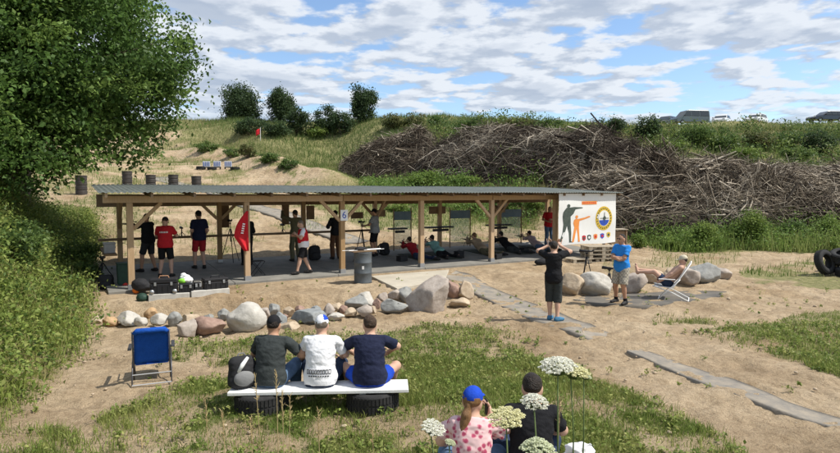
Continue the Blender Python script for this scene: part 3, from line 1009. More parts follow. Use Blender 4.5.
def mid_right(x, y):
    r = (x - S0[0]) * N_DIR[0] + (y - S0[1]) * N_DIR[1] - 3.6
    t = (x - S0[0]) * A_DIR[0] + (y - S0[1]) * A_DIR[1]
    n1 = fbm(np.stack([x, y], -1) * 0.35, 43, 3)
    return sm((t - 12.5 + 3 * n1) / 3) * sm((r - 6.5 - 2.5 * n1) / 2) * (y < 43)
herb('range_herbs', region_pts(1500, -4, 22, 26, 43, rs, mask=mid_right), 0.95, 0.17, [(0.10, 0.17, 0.04), (0.13, 0.21, 0.05), (0.17, 0.25, 0.06)], rs, 30)

# ------------------------------------------------------------------ bushes and far trees: each one a thing
def bush(label, u, v, w_px, h_px, depth=None, cols=None, name='bush', cat='bush', group=None, seed=0, leaf=None, n=None, lean=0.0, sink=0.15):
    rs_ = np.random.default_rng(500 + seed)
    p = gp(u, v) if depth is None else at(u, v, depth)
    x, y = p[0], p[1]
    z = Zf(x, y) if depth is None else min(p[2], Zf(x, y) + 0.0) if False else Zf(x, y)
    w = w_px * y / FPX; h = h_px * y / FPX
    nb = 7
    blobs = [(0, 0, h * .48, w * .40, w * .36, h * .46)] if not lean else [(0, 0, h * .22, w * .46, w * .4, h * .24), (0, 0, h * .48, w * .36, w * .32, h * .26), (0, 0, h * .72, w * .24, w * .22, h * .22), (0, 0, h * .88, w * .12, w * .12, h * .14)]
    for k in range(nb):
        a = rs_.uniform(0, 6.28)
        blobs.append((math.cos(a) * w * .28, math.sin(a) * w * .26, h * rs_.uniform(.25, .78), w * rs_.uniform(.14, .24), w * rs_.uniform(.14, .24), h * rs_.uniform(.14, .24)))
    lf = leaf or max(0.09, 1.9 * y / FPX)
    nn = n or int(min(14000, max(900, (13 if cat == 'tree' else 7) * w * h / (lf * lf) * 2.2)))
    t = thing(name, label, cat, (x, y, z - sink), 0, group)
    bl = np.array(blobs); vol = bl[:, 3] * bl[:, 4] * bl[:, 5]
    nc = max(14, nn // 60)
    pick = rs_.choice(len(bl), nc, p=vol / vol.sum())
    d = rs_.normal(size=(nc, 3)); d /= np.linalg.norm(d, axis=1, keepdims=True)
    cc = bl[pick, :3] + d * bl[pick, 3:6] * (rs_.uniform(0.25, 1, nc) ** .5)[:, None]
    cc[:, 2] = np.maximum(cc[:, 2], 0.08 * h)
    k = rs_.integers(0, nc, nn)
    c = cc[k] + rs_.normal(size=(nn, 3)) * np.array([w, w, h]) * 0.075
    c[:, 2] = np.maximum(c[:, 2], 0.02)
    vv, F = leaf_quads(c, lf, rs_, .45 if cat == 'tree' else .8)
    base = np.array(cols or [(0.045, 0.075, 0.022), (0.06, 0.095, 0.028), (0.075, 0.11, 0.03)])
    tt = base[rs_.integers(0, len(base), nc)][k] * (1 + rs_.normal(0, .15, (nn, 1)))
    np_mesh('foliage', vv, F, M_leaf, t, tint=np.repeat(np.clip(tt, .01, 1), 4, 0))
    mb = MB()
    for j in rs_.choice(nc, 9, replace=False):
        mb.tube([(cc[j][0] * .12, cc[j][1] * .12, -0.2), cc[j] * np.array([.55, .55, .6]), cc[j]], [0.028 * h * .5 + .01, 0.018 * h * .5 + .008, 0.006], 5)
    mb.build('trunk' if cat == 'tree' else 'stems', M_bark, t)
    return t
DK = [(0.045, 0.075, 0.033), (0.057, 0.094, 0.04), (0.075, 0.115, 0.046)]
MD = [(0.075, 0.125, 0.036), (0.095, 0.155, 0.042), (0.125, 0.185, 0.05)]
LT = [(0.13, 0.20, 0.045), (0.16, 0.235, 0.052), (0.20, 0.265, 0.065)]
OL = [(0.10, 0.125, 0.045), (0.135, 0.15, 0.055), (0.175, 0.175, 0.075)]
gT = 'trees on the far skyline'
bush('dark conical tree standing tallest and leftmost on the far skyline', 241, 120, 38, 40, 82, DK, 'conifer_tree', 'tree', gT, 1, sink=0.4, lean=1.0)
bush('rounder dark tree just right of the tallest skyline tree', 280, 119, 31, 36, 82, DK, 'broadleaf_tree', 'tree', gT, 2, sink=0.4)
bush('dark bushy tree standing alone right of the skyline thicket', 365, 131, 29, 36, 74, DK, 'broadleaf_tree', 'tree', gT, 3, sink=0.3)
bush('small pale round tree on the skyline behind the left brush heap', 488, 121, 26, 10, 76, LT, 'broadleaf_tree', 'tree', gT, 4)
gB = 'bushes on the far slope'
rows = [
 ('low dark bush under the leftmost skyline tree', 252, 134, 38, 17, DK), ('dark bush below the red flag on the far slope', 278, 137, 34, 19, DK),
 ('dark thicket bush left of the pale green shrub', 299, 136, 30, 28, DK), ('tall dark thicket bush behind the pale green shrub', 325, 133, 30, 29, DK),
 ('dark bush between the thicket and the lone skyline tree', 343, 134, 26, 24, DK), ('pale yellowish green shrub in front of the dark thicket', 317, 138, 26, 14, LT),
 ('olive bush left of the leftmost skyline tree by the big crown', 219, 120, 22, 9, OL), ('olive bush on the crest right of the lone skyline tree', 395, 128, 30, 16, OL),
 ('brownish scrub bush on the crest behind the left brush heap', 415, 126, 26, 14, OL), ('grey green bush on the crest above the dark brush heap top', 440, 126, 28, 12, MD),
 ('round green bush on the slope above the dark brush heap', 470, 131, 36, 13, MD), ('small pointed bush at the skyline above the centre of the shelter', 401, 116, 9, 6, DK),
 ('olive scrub bush on the slope left of the high brush peak', 515, 130, 40, 14, OL), ('green bush on the slope just left of the high brush peak', 545, 130, 34, 14, MD),
 ('dark bush on the crest right of the high brush peak', 612, 136, 34, 20, DK), ('upright dark bush left of the parked van', 646, 140, 26, 26, DK),
 ('wide green bush below the parked van', 690, 146, 44, 22, MD), ('green bush below the small white car on the crest', 722, 150, 40, 22, MD),
 ('olive green bush below the white estate car', 757, 150, 40, 20, OL), ('green bush between the white estate car and the dark cars', 788, 150, 34, 20, MD),
 ('dark green bush below the dark cars on the crest', 820, 154, 36, 26, DK), ('light green bush halfway down the slope below the parked van', 672, 152, 36, 15, LT),
 ('light green bush on the slope below the white estate car', 745, 160, 42, 16, LT), ('light bush on the slope near the right end of the crest', 800, 160, 36, 16, MD),
 ('light green bush among the left brush heap and the dark heap', 420, 146, 30, 16, LT),
]
for k, (lab, u, v, w, h, c) in enumerate(rows):
    bush(lab, u, v, w, h, None, c, 'bush', 'bush', gB, 20 + k)
# scattered scrub of the whole slope: low growth without end, one mass
rs = np.random.default_rng(77)
def scrub_mask(x, y):
    toe, ln, crest = emb(x, y)
    e = (y - toe) / ln
    n1 = fbm(np.stack([x, y], -1) * .13, 91, 3)
    return sm((n1 + .12 + .5 * sm((x - 10) / 6)) / .25) * (e > .25) * (e < np.where(x > 12, .70, .97)) * sm((x + 12) / 14)
herb('slope_scrub', region_pts(3600, -12, 60, 36, 70, rs, mask=scrub_mask), 1.3, 0.22, [(0.07, 0.115, 0.036), (0.095, 0.145, 0.045), (0.13, 0.175, 0.055), (0.165, 0.22, 0.055)], rs, 34)
gR = 'weedy shrubs on the range'
rows = [
 ('bright green shrub just above the shelter roof below the left brush heap', 425, 186, 40, 17, LT), ('bright green shrub above the roof below the dark brush heap', 462, 187, 40, 15, LT),
 ('green shrub seen under the roof left of the middle prone shooters', 398, 212, 26, 14, LT),
 ('green shrub seen under the roof behind the middle splash screen', 470, 212, 40, 17, LT), ('green shrub seen under the roof next to the fifth front post', 510, 211, 36, 18, MD),
 ('green shrub seen under the roof by the widest splash screen', 540, 212, 30, 18, LT),
 ('green shrub behind the blue shirt man', 640, 247, 22, 18, LT), ('tall green shrub at the foot of the right brush pile', 703, 249, 34, 30, LT),
 ('tallest green shrub in front of the right brush pile', 748, 249, 38, 42, LT), ('green shrub left of the tyre heap', 796, 248, 34, 30, MD), ('green shrub behind the tyre heap at the right edge', 836, 249, 36, 36, LT),
 ('low pale shrub in the sand right of the wooden pallets', 668, 248, 40, 16, LT),
]
for k, (lab, u, v, w, h, c) in enumerate(rows):
    bush(lab, u, v, w, h, None, c, 'shrub', 'shrub', gR, 60 + k)
# scrub on the bank of eroded sand at the far left of the range
for k, (lab, u, v, w, h, c) in enumerate([('green clump left of the eroded sand bank', 205, 152, 26, 13, MD), ('green clump on top of the eroded sand bank', 232, 158, 18, 12, MD), ('dark clump on the eroded sand bank right of the targets', 248, 158, 20, 14, OL), ('green clump at the right end of the eroded sand bank', 290, 168, 24, 12, MD), ('low clump on the sand slope below the red flag', 268, 163, 24, 12, MD)]):
    bush(lab, u, v, w, h, None, c, 'shrub', 'shrub', 'clumps on the eroded sand bank', 80 + k)

# dark undergrowth at the shady end of the bank, beside the shelter
for k, (lab, x, y, w, h) in enumerate([('shaded dark shrub on the bank under the big tree', -10.4, 17.2, 1.8, 1.1), ('shaded shrub on the bank beside the shelter end', -9.7, 16.2, 1.3, .8), ('leafy shrub on the bank crest left of the big tree trunk', -10.6, 14.6, 2.0, 1.0), ('leafy shrub at the picture edge on the grassy bank', -9.2, 12.6, 1.8, 0.9)]):
    rs_ = np.random.default_rng(900 + k)
    uu = 420 + FPX * x / y
    bush(lab, 420 + x / y * FPX, 0, w * FPX / y, h * FPX / y, y, MD, 'shrub', 'shrub', 'shrubs on the grassy bank', 95 + k, leaf=0.09, n=2600)

# ------------------------------------------------------------------ brush piles
M_stick = mat('dry_branches', (0.16, 0.13, 0.10), rough=0.9, attr='tint', spec=0.1)
M_core = mat('rotting_brush', (0.035, 0.027, 0.02), rough=1.0, scale=3, col2=(0.085, 0.065, 0.048), bump=0.9, bscale=6)
def brush_pile(label, lumps, nst, rs, cols, lean_dir=None, lmax=3.2, rad=0.028):
    t = thing('brush_pile', label, 'brush pile', on(lumps[0][0], lumps[0][1]), 0, 'heaps of cut branches below the far slope')
    L0 = np.array(t.location)
    lp = np.array(lumps)
    xa, xb = (lp[:, 0] - lp[:, 2]).min(), (lp[:, 0] + lp[:, 2]).max()
    ya, yb = (lp[:, 1] - lp[:, 3]).min(), (lp[:, 1] + lp[:, 3]).max()
    def height(x, y):
        h = np.zeros(x.shape)
        for cx, cy, rx, ry, hh in lumps:
            q = 1 - ((x - cx) / rx) ** 2 - ((y - cy) / ry) ** 2
            h = np.maximum(h, hh * np.sqrt(np.clip(q, 0, 1)))
        p = np.stack([x, y], -1)
        return h * (0.86 + 0.28 * fbm(p * 0.55, 17, 4))
    nx, ny = 150, 70
    X, Y = np.meshgrid(np.linspace(xa, xb, nx), np.linspace(ya, yb, ny))
    H = height(X, Y)
    G = Z(X, Y)
    p3 = np.stack([X, Y], -1)
    V = np.stack([X, Y, G + H * 0.93 + 0.12 * fbm(p3 * 2.2, 4, 3) * (H > .1) - 0.12], -1).reshape(-1, 3) - L0
    idx = np.arange(nx * ny).reshape(ny, nx)
    F = np.stack([idx[:-1, :-1], idx[:-1, 1:], idx[1:, 1:], idx[1:, :-1]], -1).reshape(-1, 4)
    keep = (H.reshape(-1)[F] > 0.02).any(1)
    np_mesh('core', V, F[keep], M_core, t, smooth=True)
    # sticks lying on and poking out of the heap
    x = rs.uniform(xa, xb, nst * 3); y = rs.uniform(ya, yb, nst * 3)
    h = height(x, y)
    ok = np.nonzero(h > 0.35)[0][:nst]
    x, y, h = x[ok], y[ok], h[ok]
    n = len(x)
    e = 0.15
    gx = (height(x + e, y) + Z(x + e, y) - height(x - e, y) - Z(x - e, y)) / (2 * e)
    gy = (height(x, y + e) + Z(x, y + e) - height(x, y - e) - Z(x, y - e)) / (2 * e)
    nr = np.column_stack([-gx, -gy, np.ones(n)]); nr /= np.linalg.norm(nr, axis=1, keepdims=True)
    # bundles: neighbours share a direction
    pp = np.column_stack([x, y])
    ang = fbm(pp * 0.28, 61, 2) * 3.4 + rs.normal(0, .8, n)
    d = np.column_stack([np.cos(ang), np.sin(ang) * .5, rs.normal(0, .5, n)])
    if lean_dir is not None: d += np.array(lean_dir) * rs.uniform(0.2, 1.2, (n, 1))
    d -= nr * ((d * nr).sum(1) * rs.uniform(0.35, 1.0, n))[:, None]
    d /= np.linalg.norm(d, axis=1, keepdims=True)
    ln = rs.uniform(0.22, 1, n) ** 1.3 * lmax
    c = np.column_stack([x, y, Z(x, y) + h]) + nr * rs.uniform(-0.15, 0.30, n)[:, None] - L0
    bend = rs.normal(0, .09, (n, 3)) * ln[:, None]
    P = [c - d * ln[:, None] * .5, c + bend, c + d * ln[:, None] * .5 + nr * (rs.uniform(-.1, .3, n) * ln * .3)[:, None]]
    r0 = rad * rs.uniform(0.35, 1.0, n) ** 1.3
    r0[rs.uniform(0, 1, n) < .05] *= 2.6
    r0[rs.uniform(0, 1, n) < .012] *= 4.5
    s1 = np.cross(d, nr); s1 /= np.linalg.norm(s1, axis=1, keepdims=True) + 1e-9
    s2 = np.cross(d, s1)
    vs = []
    for k, f in enumerate((1.0, 0.75, 0.25)):
        for a in (0, 2.094, 4.189):
            vs.append(P[k] + (s1 * math.cos(a) + s2 * math.sin(a)) * (r0 * f)[:, None])
    V = np.stack(vs, 1).reshape(-1, 3)
    q = []
    for k in (0, 3):
        for a in range(3):
            b = (a + 1) % 3
            q.append((k + a, k + b, k + 3 + b, k + 3 + a))
    F = (np.arange(n)[:, None, None] * 9 + np.array(q)[None]).reshape(-1, 4)
    cl = np.array(cols)
    zone = np.clip(fbm(pp * 0.35, 71, 2) * .5 + .5 + rs.normal(0, .38, n), 0, .999)
    tt = cl[(zone * len(cl)).astype(int)] * (1 + rs.normal(0, .22, (n, 1)))
    o = np_mesh('branches', V, F, M_stick, t, tint=np.repeat(np.clip(tt, .01, 1), 9, 0))
    o['kind'] = 'stuff'
    return t
STK = [(0.055, 0.042, 0.032), (0.10, 0.08, 0.06), (0.17, 0.14, 0.105), (0.28, 0.235, 0.18), (0.45, 0.39, 0.31)]
DKS = [(0.04, 0.03, 0.025), (0.07, 0.055, 0.044), (0.11, 0.09, 0.07), (0.19, 0.16, 0.125), (0.42, 0.37, 0.30)]
rs = np.random.default_rng(19)
brush_pile('grey brown heap of cut branches left of the bigger dark brush pile', [(-2.8, 52, 3.4, 4, 1.9), (-0.9, 51, 2.2, 3.2, 2.5), (-4.8, 52, 2.4, 3, 1.1), (-1.9, 50.5, 1.6, 2, 2.2)], 3000, rs, STK, lmax=2.4)
brush_pile('long dark brush pile with a high peak behind the shelter roof', [(4.2, 46.0, 4.2, 3.4, 2.0), (2.4, 46.6, 3, 3.0, 1.9), (8.5, 43.4, 4.4, 3.8, 2.1), (12.0, 41.3, 2.2, 3.8, 2.8), (13.8, 40.3, 3.0, 4.0, 2.3), (10.5, 41.6, 3, 3.8, 2.2)], 8000, rs, DKS, lmax=3.0)
brush_pile('widest brush pile of long pale branches right of the banner', [(13.5, 34.3, 4.2, 3.4, 2.9), (17.5, 34.5, 4.6, 3.8, 2.5), (22.0, 34.3, 4.6, 3.6, 1.9), (26.5, 34.0, 4.2, 3.6, 2.1), (30.5, 33.5, 4.8, 3.8, 2.9), (11.6, 33.6, 2.2, 2.4, 2.3)], 11500, rs, STK, lean_dir=(0.9, 0.0, -0.15), lmax=3.4)

# ------------------------------------------------------------------ boulders
def rock_mat(name, c1, c2):
    return mat(name, c1, rough=0.9, scale=7, bump=0.55, bscale=18, col2=c2, spec=0.2)
RM = {'grey': rock_mat('grey_stone', (0.20, 0.20, 0.19), (0.33, 0.33, 0.31)), 'pale': rock_mat('pale_stone', (0.36, 0.34, 0.30), (0.52, 0.49, 0.44)),
      'tan': rock_mat('tan_stone', (0.34, 0.26, 0.18), (0.50, 0.41, 0.30)), 'pink': rock_mat('pink_granite', (0.28, 0.235, 0.20), (0.43, 0.375, 0.325)),
      'red': rock_mat('red_stone', (0.22, 0.14, 0.11), (0.35, 0.24, 0.19)), 'blue': rock_mat('blue_grey_stone', (0.17, 0.18, 0.185), (0.29, 0.30, 0.295)),
      'orange': rock_mat('rusty_stone', (0.36, 0.22, 0.11), (0.48, 0.34, 0.20))}
def rock(label, u, v, w, h, kind, seed, group, ang=0.35, z_extra=0.0, depth=None):
    rs_ = np.random.default_rng(3000 + seed)
    p = gp(u, v) if depth is None else at(u, v, depth)
    y = p[1]
    rx, rz = 1.22 * w * y / FPX / 2, 1.16 * h * y / FPX / 2
    ry = (rx + rz) / 2 * rs_.uniform(.9, 1.15)
    import bmesh
    bm = bmesh.new()
    bmesh.ops.create_icosphere(bm, subdivisions=4, radius=1)
    co = np.array([q.co[:] for q in bm.verts])
    # flattened by a few random planes, then roughened
    for k in range(13):
        d = rs_.normal(size=3); d /= np.linalg.norm(d)
        lim = rs_.uniform(1 - ang, 1 - ang * .25)
        s = co @ d
        ex = np.maximum(s - lim, 0)
        co -= d * (ex * 0.96)[:, None]
    co += co * (0.07 * fbm(co * 1.7 + seed, seed, 3) + 0.035 * fbm(co * 5 + seed, seed + 5, 3))[:, None]
    ext = np.abs(co).max(0)
    co = co / ext * np.array([rx, ry, rz * 1.12])
    for q, c in zip(bm.verts, co): q.co = c
    me = bpy.data.meshes.new('boulder')
    bm.to_mesh(me); bm.free()
    me.polygons.foreach_set('use_smooth', [True] * len(me.polygons))
    me.materials.append(RM[kind])
    o = bpy.data.objects.new('boulder' if w > 13 else 'stone', me)
    COL.objects.link(o)
    o.location = (p[0], y + ry * .6, p[2] + rz * 0.78 + z_extra)
    o.rotation_euler = (0, 0, rs_.uniform(-.25, .25))
    tag(o, label, 'rock', group)
    return o
gl = 'stones in the row before the shelter'
ROCKS = [
 ('small grey tan stone at the far left end of the stone row', 95, 325, 11, 8, 'tan'), ('rusty tan stone second from the left end of the stone row', 108, 327, 13, 10, 'orange'),
 ('broad cream block left of the blue folding chair', 126, 327, 22, 14, 'pale'), ('pale stone leaning against the broad cream block', 139.5, 327, 11, 10, 'pale'),
 ('orange stone behind the blue folding chair top', 149.7, 319, 11, 10, 'orange'), ('pale stone right behind the blue folding chair', 158, 327, 15.5, 12, 'pale'),
 ('upright beige grey stone right of the blue chair', 173, 327, 12, 14, 'grey'), ('pinkish pale slab in front of the stone row right of the blue chair', 183, 338, 20, 15, 'pink'),
 ('yellowish stone left of the flat red brown slab', 187.5, 328, 15, 12, 'tan'), ('small brown stone above the flat red brown slab', 199, 325, 9, 8, 'red'),
 ('flat angular red brown slab left of the big pale boulder', 208, 335, 31, 17, 'red'), ('little grey pebble stone behind the red brown slab', 207, 320.5, 9, 6, 'grey'),
 ('round grey stone touching the left of the big pale boulder', 222.5, 321, 11, 11, 'grey'), ('biggest pale grey rounded boulder in the left half of the row', 244.5, 332, 35, 26, 'pale'),
 ('pinkish stone peeking right of the big pale boulder', 264, 319, 10, 10, 'pink'), ('round dark grey stone above the black cap man', 272.5, 316, 11, 12, 'grey'),
 ('upright grey green stone right of the black cap man', 278, 329, 13, 17, 'blue'), ('grey brown stone above the blue grey slab', 289, 317, 11.5, 9, 'tan'),
 ('small red brown stone on the back of the stone row', 299, 313, 10, 6.5, 'red'), ('little brown stone left of the blue grey slab', 285, 320, 6.5, 6, 'red'),
 ('big flat blue grey slab left of the white cap man', 306, 324.5, 30, 13, 'blue'), ('low pale tan slab left of the white cap', 289, 330.5, 18, 8.5, 'tan'),
 ('small bluish stone above the white cap man', 315.5, 314, 9.5, 7.5, 'blue'), ('pink brown stone right of the white cap man', 327.5, 316.5, 12, 12, 'pink'),
 ('pale tan stone in the middle of the row', 336.5, 312.5, 11, 10, 'tan'), ('brown stone tucked behind the pale tan stone', 343.5, 313.5, 8, 8, 'red'),
 ('flat white stone at the front of the row right of the white cap man', 334.5, 320, 16, 6, 'pale'), ('small tan stone left of the navy shirt man', 350.5, 317, 10.5, 8, 'tan'),
 ('grey stone carrying the angular pale topped stone', 356, 309.5, 21, 12, 'grey'), ('angular pale topped stone lying on other stones', 366, 307, 14.6, 13.5, 'pale'),
 ('tan pink stone above the head of the navy shirt man', 365, 317, 17, 11, 'pink'), ('pale brown stone right of the navy shirt man head', 371.5, 314, 9, 8, 'tan'),
 ('upright brown stone left of the wide grey white block', 378, 309.5, 10, 11, 'red'), ('pinkish grey stone behind the wide grey white block', 383.6, 301, 10, 8.5, 'pink'),
 ('pinkish stone below the concrete pad', 393.8, 300.5, 12, 9.5, 'pink'), ('grey stone touching the left of the huge pink boulder', 403.8, 301.5, 15, 13, 'grey'),
 ('wide grey white block left of the huge pink boulder', 395, 312.5, 24, 12, 'grey'), ('huge angular pinkish boulder at the end of the stone row', 430, 312.5, 40, 34, 'pink'),
 ('upright reddish stone right of the huge pink boulder', 453, 300, 12.5, 17, 'red'), ('rounded beige stone at the right end of the stone row', 465.5, 299.5, 14, 17, 'tan'),
 ('low flat stone in front of the right end of the row', 460.5, 307.5, 19, 8.5, 'tan')]
for k, (lab, u, v, w, h, kd) in enumerate(ROCKS):
    rock(lab, u, v, w, h, kd, k, gl, 0.16 if 'rounded boulder' in lab else 0.55 if 'angular' in lab or 'slab' in lab or 'block' in lab else 0.44)
gr = 'boulders beside the deck chair'
RB = [('tan boulder behind the legs of the photographing man', 573.5, 296.5, 21, 21, 'tan'), ('wide pale boulder behind the tripod with the spotting scope', 597, 297, 32, 23, 'pale'),
      ('pink boulder between the blue shirt man and the raised feet', 636, 293, 23, 18, 'pink'), ('tan boulder behind the raised bare feet', 655, 283, 20, 12, 'tan'),
      ('low tan boulder behind the head of the sunbather', 674, 280, 18, 11, 'tan'), ('pale pink boulder just right of the deck chair', 688, 286, 24, 20, 'pink'),
      ('big grey boulder in the right boulder group', 706.5, 283, 29, 18, 'grey'), ('small pinkish boulder at the right end of its group', 724.5, 279.5, 15, 11.5, 'pink')]
for k, (lab, u, v, w, h, kd) in enumerate(RB):
    rock(lab, u, v, w, h, kd, 60 + k, gr, 0.42)
# pebbles strewn over the sand
rs = np.random.default_rng(23)
mb = MB()
for k in range(420):
    x, y = float(rs.uniform(-7, 15)), float(rs.uniform(6.5, 20))
    if 15 < y and x < 8: continue
    s = float(rs.uniform(.008, .03)) * (2 if rs.uniform() < .06 else 1)
    mb.ball(on(x, y, s * .3), (s * 1.2, s, s * .7), 6, 4, Matrix.Rotation(float(rs.uniform(0, 6)), 3, 'Z'))
o = mb.build('pebbles', RM['tan'], None, smooth=True)
tag(o, kind='stuff')
# ------------------------------------------------------------------ people: one continuous surface grown round a posed skeleton
def V3(*a): return np.array(a, float)
def unit(v):
    return v / (np.linalg.norm(v) + 1e-12)

def surface_nets(f, o, h):
    s = f < 0
    nx, ny, nz = f.shape
    c = np.zeros((nx - 1, ny - 1, nz - 1), int)
    for i in (0, 1):
        for j in (0, 1):
            for k in (0, 1):
                c += s[i:nx - 1 + i, j:ny - 1 + j, k:nz - 1 + k]
    act = (c > 0) & (c < 8)
    I = np.argwhere(act)
    if len(I) == 0: return np.zeros((0, 3)), np.zeros((0, 4), int)
    vid = -np.ones(act.shape, int)
    vid[act] = np.arange(len(I))
    acc = np.zeros((len(I), 3)); cnt = np.zeros(len(I))
    cor = [(i, j, k) for i in (0, 1) for j in (0, 1) for k in (0, 1)]
    for a in cor:
        for b in cor:
            if sum(abs(x - y) for x, y in zip(a, b)) == 1 and a < b:
                fa = f[I[:, 0] + a[0], I[:, 1] + a[1], I[:, 2] + a[2]]
                fb = f[I[:, 0] + b[0], I[:, 1] + b[1], I[:, 2] + b[2]]
                m = (fa < 0) != (fb < 0)
                t = np.where(m, fa / (fa - fb + 1e-30), 0)
                p = np.array(a)[None] + t[:, None] * (np.array(b) - np.array(a))[None]
                acc += np.where(m[:, None], p, 0); cnt += m
    V = (I + acc / cnt[:, None]) * h + o
    Fs = []
    for ax in range(3):
        b, cc = [(1, 2), (2, 0), (0, 1)][ax]
        sl0 = [slice(None)] * 3; sl1 = [slice(None)] * 3
        sl0[ax] = slice(0, -1); sl1[ax] = slice(1, None)
        s0, s1 = s[tuple(sl0)], s[tuple(sl1)]
        E = np.argwhere(s0 != s1)
        E = E[(E[:, b] > 0) & (E[:, cc] > 0) & (E[:, b] < f.shape[b] - 1) & (E[:, cc] < f.shape[cc] - 1)]
        flip = s0[E[:, 0], E[:, 1], E[:, 2]]
        def g(db, dc):
            q = E.copy(); q[:, b] += db; q[:, cc] += dc
            return vid[q[:, 0], q[:, 1], q[:, 2]]
        q = np.stack([g(-1, -1), g(0, -1), g(0, 0), g(-1, 0)], 1)
        q[~flip] = q[~flip][:, ::-1]
        Fs.append(q)
    return V, np.concatenate(Fs)

def cone(a, b, ra, rb): return ('c', V3(*a), V3(*b), ra, rb)
def ell(c, r, M=None): return ('e', V3(*c), V3(*r), np.eye(3) if M is None else M)
def prim_d(pr, P):
    if pr[0] == 'c':
        _, a, b, ra, rb = pr
        ab = b - a
        t = np.clip(((P - a) @ ab) / (ab @ ab + 1e-12), 0, 1)
        return np.linalg.norm(P - a - t[..., None] * ab, axis=-1) - (ra + (rb - ra) * t)
    _, c, r, M = pr
    q = (P - c) @ M            # columns of M are the ellipsoid axes
    k0 = np.linalg.norm(q / r, axis=-1)
    k1 = np.linalg.norm(q / (r * r), axis=-1) + 1e-9
    return np.where(k0 < 1e-6, -r.min(), k0 * (k0 - 1) / k1)
def prim_box(pr):
    if pr[0] == 'c':
        _, a, b, ra, rb = pr
        r = max(ra, rb)
        return np.minimum(a, b) - r, np.maximum(a, b) + r
    r = pr[2].max()
    return pr[1] - r, pr[1] + r
def sdf_mesh(groups, h, k=0.022, wr=0.0, seed=0):
    """groups: list of (prims, cut planes [(point, normal)]) ; inside = negative"""
    lo = np.min([prim_box(p)[0] for g in groups for p in g[0]], 0) - 3 * h
    hi = np.max([prim_box(p)[1] for g in groups for p in g[0]], 0) + 3 * h
    n = np.ceil((hi - lo) / h).astype(int) + 1
    ax = [lo[i] + np.arange(n[i]) * h for i in range(3)]
    out = np.full(n, 9.0)
    for prims, planes in groups:
        S = np.zeros(n)
        for p in prims:
            a, b = prim_box(p)
            m = 5 * k + 2 * h
            i0 = np.maximum(((a - m - lo) / h).astype(int), 0); i1 = np.minimum(((b + m - lo) / h).astype(int) + 2, n)
            if np.any(i1 <= i0): continue
            P = np.stack(np.meshgrid(*[ax[q][i0[q]:i1[q]] for q in range(3)], indexing='ij'), -1)
            d = prim_d(p, P)
            S[i0[0]:i1[0], i0[1]:i1[1], i0[2]:i1[2]] += np.exp(np.clip(-d / k, -60, 25))
        d = -k * np.log(S + 1e-26)
        if planes:
            P = np.stack(np.meshgrid(*ax, indexing='ij'), -1)
            for q, nn in planes:
                d = np.maximum(d, (P - V3(*q)) @ unit(V3(*nn)))
        out = np.minimum(out, d)
    if wr > 0:
        P = np.stack(np.meshgrid(*ax, indexing='ij'), -1)
        nb = np.abs(out) < 3 * h
        out[nb] += wr * fbm(P[nb] * np.array([8.0, 8.0, 17.0]) + seed, seed, 3, .6)
    return surface_nets(out, lo, h)

SKIN = [mat('skin_fair', (0.52, 0.32, 0.23), rough=0.6, var=0.08, scale=14), mat('skin_tanned', (0.42, 0.235, 0.15), rough=0.6, var=0.08, scale=14)]
M_hairb = mat('brown_hair', (0.06, 0.036, 0.022), rough=0.6, var=0.6, scale=40, bump=1.0, bscale=90)
M_hairk = mat('dark_hair', (0.022, 0.015, 0.011), rough=0.5, var=0.6, scale=40, bump=1.0, bscale=90)
M_hairg = mat('greying_hair', (0.16, 0.13, 0.10), rough=0.6, var=0.4, scale=40, bump=0.5, bscale=90)
M_hairl = mat('light_brown_hair', (0.20, 0.105, 0.045), rough=0.5, var=0.45, scale=30, bump=0.5, bscale=60, stretch=(5, 5, 0.6))
M_eye = mat('eye_white', (0.7, 0.68, 0.64), rough=0.3)
M_iris = mat('eye_dark', (0.03, 0.02, 0.015), rough=0.3)
M_lip = mat('lips', (0.40, 0.16, 0.13), rough=0.5)

def bend(a, b, l1, l2, pole):
    """joint between a and b"""
    a, b, pole = V3(*a), V3(*b), V3(*pole)
    d = b - a
    L = np.linalg.norm(d)
    u = d / (L + 1e-9)
    if L >= l1 + l2 - 1e-4:
        b = a + u * (l1 + l2 - 1e-3); L = l1 + l2 - 1e-3
    x = (l1 * l1 - l2 * l2 + L * L) / (2 * L)
    hgt = math.sqrt(max(l1 * l1 - x * x, 0))
    p = pole - u * (pole @ u)
    return a + u * x + unit(p) * hgt, b

STAND = dict(pel=(0, 0, 0.95), chest=(0, 0.0, 1.27), neck=(0, -0.005, 1.475), head=(0, 0.02, 1.625), look=(0, 1, 0), right=(1, 0, 0),
             haL=(-0.25, 0.06, 0.80), haR=(0.25, 0.06, 0.80), polL=(-0.4, -1, 0), polR=(0.4, -1, 0),
             anL=(-0.12, 0, 0.08), anR=(0.12, 0, 0.08), toeL=(-0.15, 1, 0), toeR=(0.15, 1, 0), kpL=(0, 1, 0), kpR=(0, 1, 0), curl=0.6)

